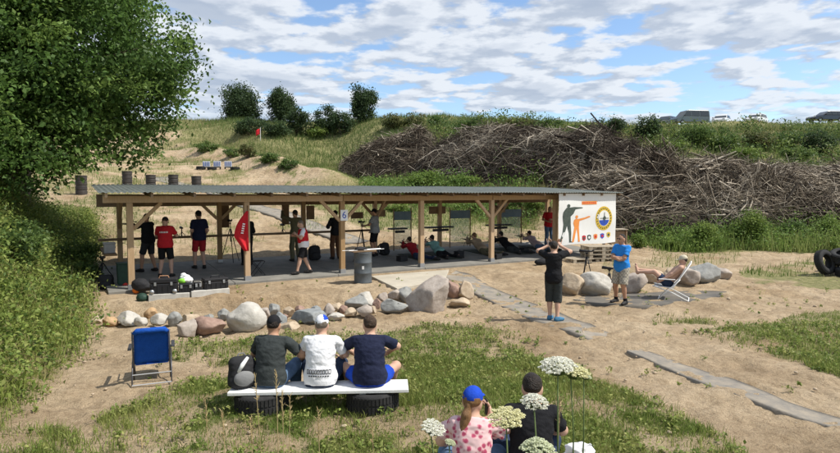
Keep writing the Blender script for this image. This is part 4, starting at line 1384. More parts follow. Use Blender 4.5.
def person(label, loc, rz, pose, fit, group=None, scale=1.0, h=0.016, seed=0):
    J = dict(STAND); J.update(pose)
    J = {k: (V3(*v) if isinstance(v, (tuple, list, np.ndarray)) else v) for k, v in J.items()}
    fat = fit.get('fat', 1.0)
    t = thing('person', label, 'person', loc, rz, group)
    t.scale = (scale,) * 3
    pel, ch, nk, hd = J['pel'], J['chest'], J['neck'], J['head']
    up = unit(ch - pel)
    right = unit(J['right'] - up * (J['right'] @ up))
    fwd = np.cross(up, right)
    upc = unit(nk - ch)
    rc = unit(J.get('rchest', J['right']) - upc * (J.get('rchest', J['right']) @ upc)); fc = np.cross(upc, rc)
    shw = 0.166 * (0.9 if fit.get('slim') else 1.0) * (0.5 + 0.5 * fat)
    shL = nk - upc * 0.055 - rc * shw; shR = nk - upc * 0.055 + rc * shw
    shL = shL + J.get('shL', V3(0, 0, 0)); shR = shR + J.get('shR', V3(0, 0, 0))
    hiL, hiR = pel - right * 0.092 - up * 0.04, pel + right * 0.092 - up * 0.04
    elL, haL = bend(shL, J['haL'], 0.29, 0.265, J['polL'])
    elR, haR = bend(shR, J['haR'], 0.29, 0.265, J['polR'])
    knL, anL = bend(hiL, J['anL'], 0.425, 0.425, J['kpL'])
    knR, anR = bend(hiR, J['anR'], 0.425, 0.425, J['kpR'])
    Mt = np.stack([right, fwd, up], 1); Mc = np.stack([rc, fc, upc], 1)
    look = unit(J['look']); hu = unit(J.get('headup', V3(0, 0, 1)) - look * (J.get('headup', V3(0, 0, 1)) @ look)); hr = np.cross(look, hu)
    Mh = np.stack([hr, look, hu], 1)
    def hp(x, y, z): return hd + hr * x + look * y + hu * z
    torso = [ell(pel, (.165 * fat, .118 * fat, .135), Mt), ell(pel * .5 + ch * .5 + fwd * .01 * fat, (.148 * fat, .108 * fat * fat, .18), Mt),
             ell(ch + fc * .005, (.168 * (0.4 + .6 * fat), .115 * fat, .19), Mc), cone(shL + rc * .03, shR - rc * .03, .062, .062),
             cone(nk - upc * .09 - rc * .07, nk - upc * .02, .06, .05), cone(nk - upc * .09 + rc * .07, nk - upc * .02, .06, .05)]
    armL = [cone(shL, elL, .054, .041), cone(elL, haL, .041, .028)]
    armR = [cone(shR, elR, .054, .041), cone(elR, haR, .041, .028)]
    lt = .086 * (0.5 + .5 * fat)
    legL = [cone(hiL, knL, lt, .057), cone(knL, anL, .056, .04), ell(knL * .68 + anL * .32 - unit(J['kpL']) * .012, (.05, .05, .11), np.stack([right, np.cross(unit(knL - anL), right), unit(knL - anL)], 1))]
    legR = [cone(hiR, knR, lt, .057), cone(knR, anR, .056, .04), ell(knR * .68 + anR * .32 - unit(J['kpR']) * .012, (.05, .05, .11), np.stack([right, np.cross(unit(knR - anR), right), unit(knR - anR)], 1))]
    head = [cone(nk - upc * .03, hd - hu * .06, .056, .054), ell(hd + hu * .018 - look * .008, (.074, .094, .103), Mh), ell(hp(0, .028, -.055), (.056, .062, .062), Mh),
            cone(hp(0, .09, .005), hp(0, .104, -.03), .010, .015), ell(hp(.076, -.005, -.012), (.012, .022, .034), Mh), ell(hp(-.076, -.005, -.012), (.012, .022, .034), Mh)]
    feet = []
    for an, toe in ((anL, J['toeL']), (anR, J['toeR'])):
        d = unit(toe)
        feet.append(cone(an - d * .035 - V3(0, 0, .035) * (abs(d[2]) < .5), an + d * .15 - V3(0, 0, .045) * (abs(d[2]) < .5), .036, .027))
    hands, fing = [], MB()
    for sgn, el, ha in ((-1, elL, haL), (1, elR, haR)):
        d = unit(ha - el)
        hdv = J.get('hdL' if sgn < 0 else 'hdR')
        if hdv is not None: d = unit(hdv)
        pn = J.get('pnL' if sgn < 0 else 'pnR', -np.array([sgn * 1.0, 0.2, 0.0]))      # where the palm faces
        pn = unit(pn - d * (pn @ d)); sd_ = np.cross(d, pn) * 1.0
        pc = ha + d * .055
        Mp = np.stack([sd_, pn, d], 1)
        hands.append(ell(pc, (.040, .017, .052), Mp))
        thumb = 1 if (sd_ @ fwd) > 0 or abs(sd_ @ fwd) < .3 and (sd_ @ up) > 0 else -1
        cu = J['curl']
        for q in range(4):
            o_ = (q - 1.5) * .0195 * thumb
            ln = (.036, .042, .040, .030)[3 - q if thumb > 0 else 3 - q]
            b = ha + d * .095 + sd_ * o_
            p = [b]
            for s_ in range(3):
                a_ = cu * (s_ * .75 + .45)
                p.append(p[-1] + (d * math.cos(a_) + pn * math.sin(a_)) * ln * (1, .72, .55)[s_])
            fing.tube(p, [.0098, .0092, .0086, .0066], 6, True)
        b = ha + d * .035 + sd_ * .030 * thumb
        p = [b, b + (d * .7 + sd_ * thumb * .7 + pn * .2) * .036, b + (d * .95 + sd_ * thumb * .75 + pn * .5) * .062, b + (d * 1.25 + sd_ * thumb * .7 + pn * .75) * .075]
        fing.tube(p, [.013, .011, .0095, .007], 6, True)
    V, F = sdf_mesh([(torso + armL + armR + legL + legR + head + feet + hands, [])], h, 0.016)
    nV = len(V)
    face = MB()
    face.v, face.f, face.m = list(fing.v), list(fing.f), [0] * len(fing.f)
    if not fit.get('noface'):
        for sx in (-1, 1):
            face.ball(hp(sx * .031, .083, .018), .012, 8, 6, mi=1)
            face.ball(hp(sx * .031, .0915, .018), .0062, 6, 4, mi=2)
        face.ball(hp(0, .087, -.062), (.022, .008, .007), 8, 5, Matrix(Mh.tolist()), mi=3)
    me = bpy.data.meshes.new('body')
    me.from_pydata([tuple(v) for v in V] + face.v, [], [tuple(q) for q in F.tolist()] + [tuple(i + nV for i in q) for q in face.f])
    for m_ in (fit.get('skin', SKIN[0]), M_eye, M_iris, M_lip): me.materials.append(m_)
    me.polygons.foreach_set('material_index', [0] * len(F) + face.m)
    me.polygons.foreach_set('use_smooth', [True] * len(me.polygons))
    me.update()
    bo = bpy.data.objects.new('body', me); COL.objects.link(bo); bo.parent = t
    def part(name, groups, m, k=.02, wr=.0, hh=None, kind=None):
        V, F = sdf_mesh(groups, hh or h, k, wr, seed)
        return np_mesh(name, V, F, m, t, smooth=True)
    def infl(pr, e):
        return (pr[0], pr[1], pr[2], pr[3] + e, pr[4] + e) if pr[0] == 'c' else ('e', pr[1], pr[2] + e, pr[3])
    def sleeve(sh, el, ha, kind, e):
        if kind == 'long': return ([infl(cone(sh, el, .056, .046), e), infl(cone(el, ha, .046, .034), e)], [(ha - unit(ha - el) * .01, ha - el)])
        f = {'short': .74, 'cap': .45}[kind]
        q = sh + (el - sh) * f
        return ([infl(cone(sh, el, .056, .052), e)], [(q, el - sh)])
    hem = pel - up * fit.get('hem', .10)
    e = fit.get('loose', .016)
    S = None
    neckcut = [(nk + upc * .012, upc)]
    if fit.get('shirt'):
        g = [([infl(p, e * .8) for p in torso] + [ell(pel - up * .0 + fwd * .0, (.178 * (.4 + .6 * fat) + e, .132 * fat + e, .22), Mt)], [(hem, -up)] + neckcut)]
        sk = fit.get('sleeve', 'short')
        if sk != 'none':
            g += [sleeve(shL, elL, haL, sk, e), sleeve(shR, elR, haR, sk, e)]
        S = part('shirt', g, fit['shirt'], .022, fit.get('wr', .009))
    if fit.get('vest'):
        S = part('vest', [([infl(p, e + .014) for p in torso], [(hem - up * .02, -up)] + [(nk - upc * .005, upc)])], fit['vest'], .02, .006)
    if fit.get('pants'):
        ee = .014 + fit.get('pl', .006)
        pl = fit.get('plen', 'shorts')
        g = [([infl(torso[0], .011), infl(cone(hiL, hiR, .08, .08), .012)], [(pel + up * .10, up)])]
        for hi, kn, an, lg in ((hiL, knL, anL, legL), (hiR, knR, anR, legR)):
            if pl == 'shorts':
                q = hi + (kn - hi) * fit.get('sf', .92)
                g.append(([infl(cone(hi, kn, lt, .07), ee)], [(q, kn - hi)]))
            elif pl == 'knee':
                q = kn + (an - kn) * .25
                g.append(([infl(cone(hi, kn, lt, .068), ee), infl(cone(kn, an, .068, .06), ee)], [(q, an - kn)]))
            else:
                g.append(([infl(cone(hi, kn, lt, .062), ee), infl(cone(kn, an, .062, .054), ee)], [(an - unit(an - kn) * .0, an - kn)]))
        part('trousers' if pl == 'long' else 'shorts', g, fit['pants'], .018, .005)
    if fit.get('shoes'):
        for an, toe in ((anL, J['toeL']), (anR, J['toeR'])):
            d = unit(toe)
            w = V3(0, 0, .0) if abs(d[2]) > .5 else V3(0, 0, 1)
            g = [([cone(an - d * .04 - w * .035, an + d * .08 - w * .04, .047, .045), cone(an + d * .08 - w * .04, an + d * .17 - w * .045, .045, .036), cone(an - d * .02 - w * .03, an + w * .01, .046, .048)], [(an + w * .03, w)] if w.any() else [])]
            if w.any(): g[0][1].append((an - w * .078, -w))
            part('shoe', g, fit['shoes'], .012, 0, min(h, .014))
            if fit.get('socks'):
                kk = knL if an is anL else knR
                part('sock', [([cone(an - (kk - an) * .02, an + (kk - an) * .22, .05, .052)], [(an + (kk - an) * .2, kk - an)])], fit['socks'], .01, 0)
    hh = min(h, .012)
    if fit.get('hair'):
        cut = fit.get('hcut', .02)
        g = [([ell(hp(0, -.012, .024), (.084, .100, .108), Mh)], [(hp(0, cut, .02), unit(look * .8 - hu * .55)), (hp(0, 0, -.085), -hu)] + ([(hp(0, 0, .05), hu)] if fit.get('cap') or fit.get('hat') else []))]
        if fit.get('bun'): g.append(([ell(hp(0, -.10, .06), (.045, .04, .042), Mh)], []))
        part('hair', g, fit['hair'], .012, .009, hh)
        if fit.get('tail'):
            g = [([cone(hp(0, -.085, -.005), hp(0, -.12, -.11), .030, .036), cone(hp(0, -.12, -.11), hp(-.012, -.13, -.30), .042, .048), cone(hp(-.012, -.13, -.30), hp(-.01, -.135, -.43), .046, .018)], [])]
            part('ponytail', g, fit['hair'], .012, .006, hh)
    if fit.get('cap'):
        g = [([ell(hp(0, -.010, .03), (.090, .110, .108), Mh)], [(hp(0, 0, .018), -hu)])]
        if not fit.get('beanie'):
            bd = fit.get('brim', 1)
            g.append(([ell(hp(0, .115 * bd, .040), (.072, .075, .009), Mh)], []))
        part('cap', g, fit['cap'], .010, .0, hh)
        if fit.get('cap2'):
            part('cap_panel', [([ell(hp(0, -.008, .03), (.0915, .1115, .1095), Mh)], [(hp(0, .0, .06), -hu), (hp(.0, -.0, .05), unit(-hr - look * .3)) ])], fit['cap2'], .01, 0, hh)
    if fit.get('hat'):
        g = [([ell(hp(0, -.005, .035), (.09, .105, .10), Mh)], [(hp(0, 0, .03), -hu)]), ([ell(hp(0, 0, .036), (.15, .165, .010), Mh)], [])]
        part('hat', g, fit['hat'], .012, 0, hh)
    if fit.get('glasses'):
        mb = MB()
        for sx in (-1, 1):
            mb.ball(hp(sx * .033, .094, .016), (.028, .010, .020), 10, 6, Matrix(Mh.tolist()))
            mb.tube([hp(sx * .058, .088, .02), hp(sx * .08, .0, .02)], .004, 5)
        mb.tube([hp(-.01, .102, .02), hp(.01, .102, .02)], .004, 5)
        mb.build('sunglasses', fit['glasses'], t)
    if fit.get('muffs'):
        for sx in (-1, 1):
            mb = MB(); mb.ball(hp(sx * .088, -.004, -.005), (.022, .034, .044), 10, 7, Matrix(Mh.tolist())); mb.build('ear_muff', fit['muffs'], t, smooth=True)
        mb = MB(); mb.tube([hp(math.sin(a) * .102, -.004, math.cos(a) * .135 + .005) for a in np.linspace(-1.45, 1.45, 12)], .009, 6); mb.build('headband', fit['muffs'], t)
    return t, dict(shL=shL, shR=shR, elL=elL, elR=elR, haL=haL, haR=haR, hd=hd, knL=knL, knR=knR, S=S, fwd=fwd, up=up, right=right, pel=pel, ch=ch, anL=anL, anR=anR)

def marks(name, t, shirt, c, rgt, up, fwd, rects, m, lift=.006):
    """flat print on cloth: little rectangles laid onto the shirt along -fwd (its back)"""
    me = shirt.data
    vs = [v.co.copy() for v in me.vertices]
    bv = BVHTree.FromPolygons(vs, [tuple(p.vertices) for p in me.polygons])
    c, rgt, up, fwd = map(lambda q: Vector(q), (c, rgt, up, fwd))
    mb = MB()
    for x0, z0, x1, z1 in rects:
        n = max(1, int(abs(x1 - x0) / .02))
        for i in range(n):
            a, b = x0 + (x1 - x0) * i / n, x0 + (x1 - x0) * (i + 1) / n
            q = []
            for x, z in ((a, z0), (b, z0), (b, z1), (a, z1)):
                o = c + rgt * x + up * z - fwd * .6
                hit = bv.ray_cast(o, fwd)
                if hit[0] is None: break
                q.append(hit[0] - fwd * lift)
            if len(q) == 4: mb.add(q, [(0, 1, 2, 3)])
    if mb.v: return mb.build(name, m, t)

C_black = cloth('black_cotton', (0.014, 0.014, 0.016))
C_black2 = cloth('faded_black_cotton', (0.030, 0.030, 0.032))
C_red = cloth('red_cloth', (0.50, 0.022, 0.03))
C_dred = cloth('dark_red_cloth', (0.36, 0.02, 0.03))
C_navy = cloth('navy_cotton', (0.016, 0.020, 0.045))
C_white = cloth('white_cotton', (0.72, 0.72, 0.74), .04)
C_grey = cloth('grey_cotton', (0.26, 0.27, 0.28))
C_olive = cloth('olive_cloth', (0.12, 0.11, 0.065))
C_dgreen = cloth('charcoal_green_cotton', (0.040, 0.046, 0.046))
C_brown = cloth('brown_cloth', (0.11, 0.055, 0.03))
C_jean = cloth('blue_denim', (0.10, 0.16, 0.26), .25)
C_djean = cloth('dark_denim', (0.03, 0.045, 0.085), .25)
C_blue = cloth('bright_blue_cotton', (0.03, 0.22, 0.62))
C_rblue = cloth('royal_blue_cloth', (0.015, 0.06, 0.42))
C_tan = cloth('tan_cloth', (0.36, 0.27, 0.18))
C_teal = cloth('pale_teal_cloth', (0.22, 0.42, 0.38))
C_pink = cloth('pale_pink_cloth', (0.50, 0.38, 0.38))
M_shoe = mat('dark_shoe', (0.02, 0.018, 0.018), rough=0.7)
M_shoeb = mat('blue_shoe', (0.05, 0.16, 0.28), rough=0.7)
def plaid():
    m = bpy.data.materials.new('checked_cloth')
    m.use_nodes = True
    N, L = m.node_tree.nodes, m.node_tree.links
    tc = N.new('ShaderNodeTexCoord'); ck = N.new('ShaderNodeTexChecker'); ck.inputs['Scale'].default_value = 22
    ck.inputs[1].default_value = (0.42, 0.38, 0.30, 1); ck.inputs[2].default_value = (0.24, 0.22, 0.19, 1)
    L.new(tc.outputs['Object'], ck.inputs[0]); L.new(ck.outputs[0], N['Principled BSDF'].inputs['Base Color'])
    N['Principled BSDF'].inputs['Roughness'].default_value = .9
    return m
C_plaid = plaid()
def flowers():
    m = bpy.data.materials.new('rose_print_cloth')
    m.use_nodes = True
    N, L = m.node_tree.nodes, m.node_tree.links
    tc = N.new('ShaderNodeTexCoord'); vo = N.new('ShaderNodeTexVoronoi'); vo.inputs['Scale'].default_value = 19
    n = N.new('ShaderNodeTexNoise'); n.inputs['Scale'].default_value = 30
    ad = N.new('ShaderNodeMath'); ad.operation = 'MULTIPLY_ADD'; ad.inputs[1].default_value = .35
    L.new(n.outputs['Fac'], ad.inputs[0]); L.new(tc.outputs['Object'], vo.inputs['Vector']); L.new(vo.outputs['Distance'], ad.inputs[2])
    r = N.new('ShaderNodeValToRGB'); e = r.color_ramp.elements
    e[0].position, e[0].color = 0.42, (0.38, 0.05, 0.11, 1)
    e[1].position, e[1].color = 0.66, (0.70, 0.47, 0.47, 1)
    k = e.new(.53); k.color = (0.55, 0.18, 0.23, 1)
    L.new(ad.outputs[0], r.inputs[0]); L.new(r.outputs[0], N['Principled BSDF'].inputs['Base Color'])
    N['Principled BSDF'].inputs['Roughness'].default_value = .9
    return m
C_flower = flowers()

def face_to(dx, dy): return math.atan2(-dx, dy)      # turn local +Y to the world direction
def put(p): return (float(p[0]), float(p[1]), float(p[2]))
RNG = SRZ                                            # facing the range
gS = 'shooters standing under the shelter'
# left group
person('man in black shirt and shorts aiming at the rail beside the shelter end post', put(fl(149, 271.5)), face_to(-.95, .35),
       dict(haL=(-.10, .52, 1.40), haR=(.06, .34, 1.34), polL=(-.8, 0, -1), polR=(1, 0, -.6), head=(.02, .08, 1.60), neck=(0, .03, 1.46), anL=(-.16, .12, .08), anR=(.16, -.1, .08)),
       dict(shirt=C_black, pants=C_black2, hair=M_hairk, shoes=M_shoe, skin=SKIN[1], fat=1.12), gS, 1.0)
t, q = person('man in red shirt with white back lettering standing behind the black tool cases', put(fl(166, 277)), face_to(-.15, 1),
       dict(haL=(-.10, .36, 1.12), haR=(.10, .36, 1.12), polL=(-1, -.2, -.5), polR=(1, -.2, -.5), head=(0, .06, 1.60), neck=(0, .02, 1.46), look=(0, .85, -.5), anL=(-.16, 0, .08), anR=(.16, 0, .08)),
       dict(shirt=C_red, pants=C_black, hair=M_hairb, cap=C_black2, brim=1, shoes=M_shoe, fat=1.18), gS, .99)
marks('back_lettering', t, q['S'], q['ch'] + q['up'] * .03, q['right'], q['up'], q['fwd'], [(-.115 + k * .034, -.022, -.115 + k * .034 + .022, .022) for k in range(7)], M_white)
person('person in navy shirt, red shorts and dark cap waiting at the firing rail', put(fl(200, 268.5)), face_to(-.6, .8),
       dict(haL=(-.16, .24, .98), haR=(.2, .16, .95), head=(0, .05, 1.62), anL=(-.12, .08, .08), anR=(.12, -.04, .08)),
       dict(shirt=C_navy, pants=C_dred, cap=C_black, hair=M_hairk, shoes=M_shoe, sleeve='short'), gS, 1.03)
person('person in black half hidden behind the red flag and its post', put(fl(247.5, 265)), face_to(-.5, .85),
       dict(haL=(-.15, .36, 1.15), haR=(.15, .33, 1.12), head=(0, .07, 1.58), look=(0, .9, -.35)),
       dict(shirt=C_black, sleeve='long', pants=C_black, plen='long', hair=M_hairk, shoes=M_shoe), gS, .95)
person('person in olive clothes raising one arm at the rail behind the red vest man', put(fl(296, 261)), face_to(-.6, .8),
       dict(haL=(-.34, .30, 1.72), haR=(.24, .12, .86), polL=(-1, -.3, -.6), head=(0, .03, 1.62), curl=.2),
       dict(shirt=C_olive, sleeve='long', pants=C_olive, plen='long', cap=C_black2, hair=M_hairb, shoes=M_shoe), gS, 1.0)
person('man in red vest over a white shirt stepping past the black backpack', put(fl(304, 274)), face_to(-.9, -.35),
       dict(haL=(-.12, .26, 1.28), haR=(.17, .30, 1.22), polL=(-1, -.3, -.7), polR=(1, -.3, -.7), head=(0, .09, 1.59), neck=(0, .04, 1.45), chest=(0, .02, 1.25), look=(0, .9, -.3), anL=(-.1, .24, .08), anR=(.1, -.22, .10)),
       dict(shirt=C_white, vest=C_red, pants=C_black, hair=M_hairg, shoes=M_shoe, fat=1.15), gS, .95)
person('person in black top and brown trousers behind the post with the number sign', put(fl(336, 259)), face_to(-.5, .85),
       dict(haL=(-.18, .32, 1.12), haR=(.16, .34, 1.14), head=(0, .05, 1.61)),
       dict(shirt=C_black, sleeve='long', pants=C_brown, plen='long', cap=C_black, hair=M_hairk, shoes=M_shoe), gS, .99)
person('man in grey T-shirt and dark cap beside a tripod behind the metal barrel', put(fl(375, 256)), face_to(-.85, .3),
       dict(haL=(-.22, .34, 1.12), haR=(.2, .2, .95), head=(0, .03, 1.62)),
       dict(shirt=C_grey, pants=C_black, cap=C_black, hair=M_hairk, shoes=M_shoe, skin=SKIN[1], fat=1.12), gS, 1.0)
person('man in red shirt and jeans standing at the left edge of the banner', put(fl(548.5, 246)), face_to(.1, -1),
       dict(haL=(-.06, .25, 1.18), haR=(.12, .26, 1.10), polL=(-1, -.4, -.4), polR=(1, -.4, -.4), head=(-.03, .04, 1.61)),
       dict(shirt=C_red, pants=C_jean, plen='long', hair=M_hairb, shoes=M_shoe, skin=SKIN[1], fat=1.1), gS, 1.0)
# prone shooters
PRONE = dict(pel=(0, 0, .14), chest=(0, .32, .30), neck=(0, .47, .45), head=(0, .55, .59), look=(0, 1, -.05), haL=(-.06, .90, .50), haR=(.10, .72, .48), polL=(-.6, 0, -1), polR=(.8, -.2, -1),
             anL=(-.24, -.84, .06), anR=(.24, -.84, .06), kpL=(-.4, 0, -1), kpR=(.4, 0, -1), toeL=(-.6, -.8, 0), toeR=(.6, -.8, 0), headup=(0, 0, 1))
gP = 'prone shooters on the shelter floor'
def prone(label, u, v, fit, sc=1.0, tilt=0.0, **k):
    p = fl(u, v)
    pose = dict(PRONE); pose.update(k)
    person(label, put(p), RNG + tilt, pose, fit, gP, sc * 1.08)
    return p, RNG + tilt
PR = [prone('prone shooter in dark red shirt beside the fourth front post', 417, 257.5, dict(shirt=C_dred, sleeve='long', pants=C_djean, plen='long', hair=M_hairk, shoes=M_shoe), .95),
      prone('prone shooter in pale teal shirt right of the dark red one', 440, 255.5, dict(shirt=C_teal, sleeve='short', pants=C_black, plen='long', hair=M_hairk, shoes=M_shoe), .97),
      prone('prone shooter in tan shirt behind the fifth front post', 483, 253, dict(shirt=C_tan, sleeve='long', pants=C_olive, plen='long', hair=M_hairl, shoes=M_shoe), 1.0),
      prone('prone shooter in black clothes right of the fifth front post', 510, 251, dict(shirt=C_black, sleeve='long', pants=C_dgreen, plen='long', hair=M_hairk, shoes=M_shoe), 1.0),
      prone('prone shooter in pale pink shirt and jeans left of the red shirt man', 538, 248.5, dict(shirt=C_pink, sleeve='short', pants=C_jean, plen='long', hair=M_hairk, shoes=M_shoe), .95)]

# outside, right
person('man in black T-shirt and dark shorts photographing with both arms raised', put(gp(553, 320.5)), face_to(.25, 1),
       dict(haL=(-.13, .30, 1.62), haR=(.13, .30, 1.62), polL=(-1, -.1, -.25), polR=(1, -.1, -.25), head=(0, .05, 1.62), anL=(-.07, .05, .08), anR=(.09, -.06, .08), curl=1.0, hdL=(.4, .3, .8), hdR=(-.4, .3, .8), pnL=(0, -.2, 1), pnR=(0, -.2, 1), toeL=(.3, 1, 0), toeR=(.7, .7, 0)),
       dict(shirt=C_black, pants=C_dgreen, plen='knee', hair=M_hairk, shoes=M_shoeb, hem=.13, loose=.02, slim=1, fat=.92), None, 1.0, .014)
person('man in bright blue T-shirt, checked shorts and sunglasses with folded arms', put(gp(621, 303.5)), face_to(-.72, -.55),
       dict(haL=(.08, .23, 1.18), haR=(-.08, .27, 1.13), polL=(-1, 0, -.45), polR=(1, 0, -.45), head=(0, .03, 1.63), anL=(-.15, .04, .08), anR=(.17, -.04, .08), hdL=(.8, -.6, .1), hdR=(-.8, -.6, .1), pnL=(0, -1, 0), pnR=(0, -1, 0), look=(.25, 1, -.05)),
       dict(shirt=C_blue, pants=C_plaid, plen='shorts', sf=1.0, pl=.02, hair=M_hairk, hcut=-.01, shoes=M_shoe, socks=C_black, glasses=M_black, skin=SKIN[1], fat=1.06, hem=.14, loose=.02), None, 1.0, .014)
# ------------------------------------------------------------------ seats and people in front
M_rub = mat('tyre_rubber', (0.016, 0.016, 0.017), rough=0.85, scale=9, col2=(0.035, 0.034, 0.033), bump=0.3, bscale=40)
M_bench = mat('white_board', (0.70, 0.70, 0.68), rough=0.65, scale=3, col2=(0.80, 0.80, 0.79), bump=0.1)
def tyre(label, loc, rot, r=0.33, w=0.22, group=None, name='tyre'):
    t = thing(name, label, 'tyre', loc, 0, group)
    t.rotation_euler = rot
    prof = [(r * .60, -w * .42), (r * .72, -w * .5), (r * .90, -w * .5), (r * .97, -w * .40), (r, -w * .25), (r, w * .25), (r * .97, w * .40), (r * .90, w * .5), (r * .72, w * .5), (r * .60, w * .42), (r * .58, w * .30), (r * .80, w * .2), (r * .80, -w * .2), (r * .58, -w * .30)]
    mb = MB(); mb.lathe(prof, 40, closed=True); mb.build('casing', M_rub, t, smooth=True)
    mb = MB()
    for k in range(44):
        a = 2 * math.pi * k / 44
        for s in (-1, 1):
            mb.box((r * 1.004 * math.cos(a), r * 1.004 * math.sin(a), s * w * .23), (.012, r * .10, w * .36), Matrix.Rotation(a, 3, 'Z'))
    mb.build('tread', M_rub, t)
    return t
gBt = 'tyres carrying the white plank bench'
by = 7.42
tyre('left tyre lying under the white plank bench', on(-2.05, by + .02, 0.125), (0, 0, 0), .335, .25, gBt)
tyre('right tyre lying under the white plank bench', on(-0.62, by + .10, 0.125), (0, 0, .4), .335, .25, gBt)
zb = max(Zf(-2.05, by), Zf(-.6, by)) + .255
bt = thing('plank_bench', 'long white plank bench resting on two old tyres', 'bench', (-1.29, by + .03, zb), math.atan2(.13, 2.26))
mb = MB()
for k in range(2): mb.box((0, -.105 + .21 * k, .022), (2.27, .205, .042))
mb.build('plank', M_bench, bt, bev=.006)
mb = MB()
for x in (-.5, .55): mb.box((x, 0, -.008), (.08, .36, .016))
mb.build('batten', M_bench, bt)
SEAT = zb + .043
SIT = dict(pel=(0, 0, .105), chest=(0, .05, .42), neck=(0, .13, .61), head=(0, .17, .755), haL=(-.20, .46, .22), haR=(.20, .46, .22), polL=(-1, -.6, -.2), polR=(1, -.6, -.2),
           anL=(-.16, .52, -.22), anR=(.16, .52, -.22), kpL=(-.35, .3, 1), kpR=(.35, .3, 1), hem=.0)
gM = 'men sitting on the white plank bench'
def sit(label, x, y, rz, fit, z, sc=1.0, group=gM, h=.012, **k):
    p = dict(SIT); p.update(k)
    hm = p.pop('hem')
    f = dict(fit); f.setdefault('hem', .085)
    return person(label, (x, y, z), rz, p, f, group, sc, h)
sit('man in charcoal T-shirt, jeans and black cap sitting beside the backpack', -1.95, by + .05, -.12, dict(shirt=C_dgreen, pants=C_jean, plen='long', hair=M_hairk, cap=C_black, brim=1, shoes=M_shoe, skin=SKIN[1], fat=1.16), SEAT,
    haR=(.30, .40, .26), look=(0, 1, -.15))
t, q = sit('man in white T-shirt and white and blue cap in the middle of the bench', -1.295, by + .06, .02, dict(shirt=C_white, pants=C_djean, plen='long', hair=M_hairg, cap=C_white, cap2=C_rblue, brim=1, shoes=M_shoe, fat=1.14), SEAT, look=(.05, 1, -.1))
rr = []
for k in range(9):
    x = -.155 + k * .035
    rr += [(x, -.030, x + .028, -.022), (x, .018, x + .028, .026), (x, -.03, x + .007, .026), (x + .021, -.03, x + .028, .026)]
rr += [(-.13 + k * .03, -.062, -.13 + k * .03 + .02, -.048) for k in range(9)]
marks('back_print', t, q['S'], q['pel'] + q['up'] * .09, q['right'], q['up'], q['fwd'], rr, C_black)
sit('man in navy T-shirt and blue shorts with spread elbows at the bench end', -.655, by + .08, .06, dict(shirt=C_navy, pants=C_rblue, plen='shorts', sf=.6, hair=M_hairb, hcut=.0, shoes=M_shoe, skin=SKIN[0], fat=1.2), SEAT,
    haL=(-.26, .50, .30), haR=(.26, .50, .30), polL=(-1.4, -.2, 0), polR=(1.4, -.2, 0), anL=(-.24, .50, -.22), anR=(.24, .50, -.22), kpL=(-.8, .3, 1), kpR=(.8, .3, 1), look=(-.25, 1, -.05))
# backpack on the bench
M_pack = mat('pack_fabric', (0.02, 0.02, 0.022), rough=.8, bump=.3, bscale=30)
M_packg = mat('grey_pack_fabric', (0.20, 0.20, 0.20), rough=.8, bump=.3, bscale=30)
def backpack(label, loc, rz, w=.3, h=.4, d=.2, accents=True, group=None, lean=0.0, name='backpack'):
    t = thing(name, label, 'backpack', loc, rz, group)
    t.rotation_euler = (lean, 0, rz)
    V, F = sdf_mesh([([ell((0, 0, h * .42), (w * .5, d * .5, h * .46)), ell((0, -.01, h * .18), (w * .52, d * .52, h * .2)), cone((-w * .25, 0, h * .75), (w * .25, 0, h * .75), d * .32, d * .32)], [((0, 0, 0.0), (0, 0, -1))])], .014, .03, .008, 5)
    np_mesh('bag', V, F, M_pack, t, smooth=True)
    V, F = sdf_mesh([([ell((0, -d * .45, h * .3), (w * .38, d * .24, h * .24))], [((0, 0, h * .03), (0, 0, -1))])], .012, .02)
    np_mesh('pocket', V, F, M_packg if accents else M_pack, t, smooth=True)
    for s in (-1, 1):
        mb = MB(); mb.tube([(s * w * .22, d * .42, h * .85), (s * w * .3, d * .75, h * .65), (s * w * .34, d * .7, h * .3), (s * w * .36, d * .4, h * .06)], [.022, .026, .02, .014], 6); mb.build('strap', M_packg if accents else M_pack, t, smooth=True)
    mb = MB(); mb.tube([(-.05, .02, h * .93), (-.03, .02, h * 1.02), (.03, .02, h * 1.02), (.05, .02, h * .93)], .01, 6); mb.build('grab_handle', M_packg, t)
    if accents:
        mb = MB(); mb.tube([(-w * .2, -d * .42, h * .5), (-w * .05, -d * .52, h * .72), (w * .18, -d * .3, h * .9)], [.02, .03, .02], 6); mb.build('pale_band', M_white, t, smooth=True)
    return t
backpack('black and grey backpack standing at the left end of the white bench', (-2.28, by - .02, SEAT), .5, .34, .42, .24, lean=-.12)

# front pair
fy = 4.82
z0 = Zf(.55, fy)
fb = thing('plank_bench', 'white seat at the bottom edge under the girl and the black shirt man', 'bench', (.72, fy, z0))
mb = MB(); mb.box((0, 0, .319), (1.7, .36, .05)); mb.build('plank', M_bench, fb, bev=.008)
for s in (-.65, .65):
    mb = MB(); mb.box((s, 0, .147), (.3, .3, .292)); mb.build('block', M_conc, fb)
S2 = z0 + .345
t, q = sit('woman in pink rose print blouse and blue cap holding a phone to her ear', .43, 4.72, -.1, dict(shirt=C_flower, sleeve='cap', pants=C_jean, plen='long', hair=M_hairl, tail=True, cap=C_rblue, brim=1, shoes=M_shoe, slim=1, fat=.92, loose=.02, hem=.1), S2 - .02, .95, None, .011,
           haR=(.165, .17, .615), polR=(.35, 0, -1), hdR=(-.15, .25, .95), pnR=(-1, 0, 0.1), look=(.35, 1, -.12), curl=.9, headup=(.1, 0, 1))
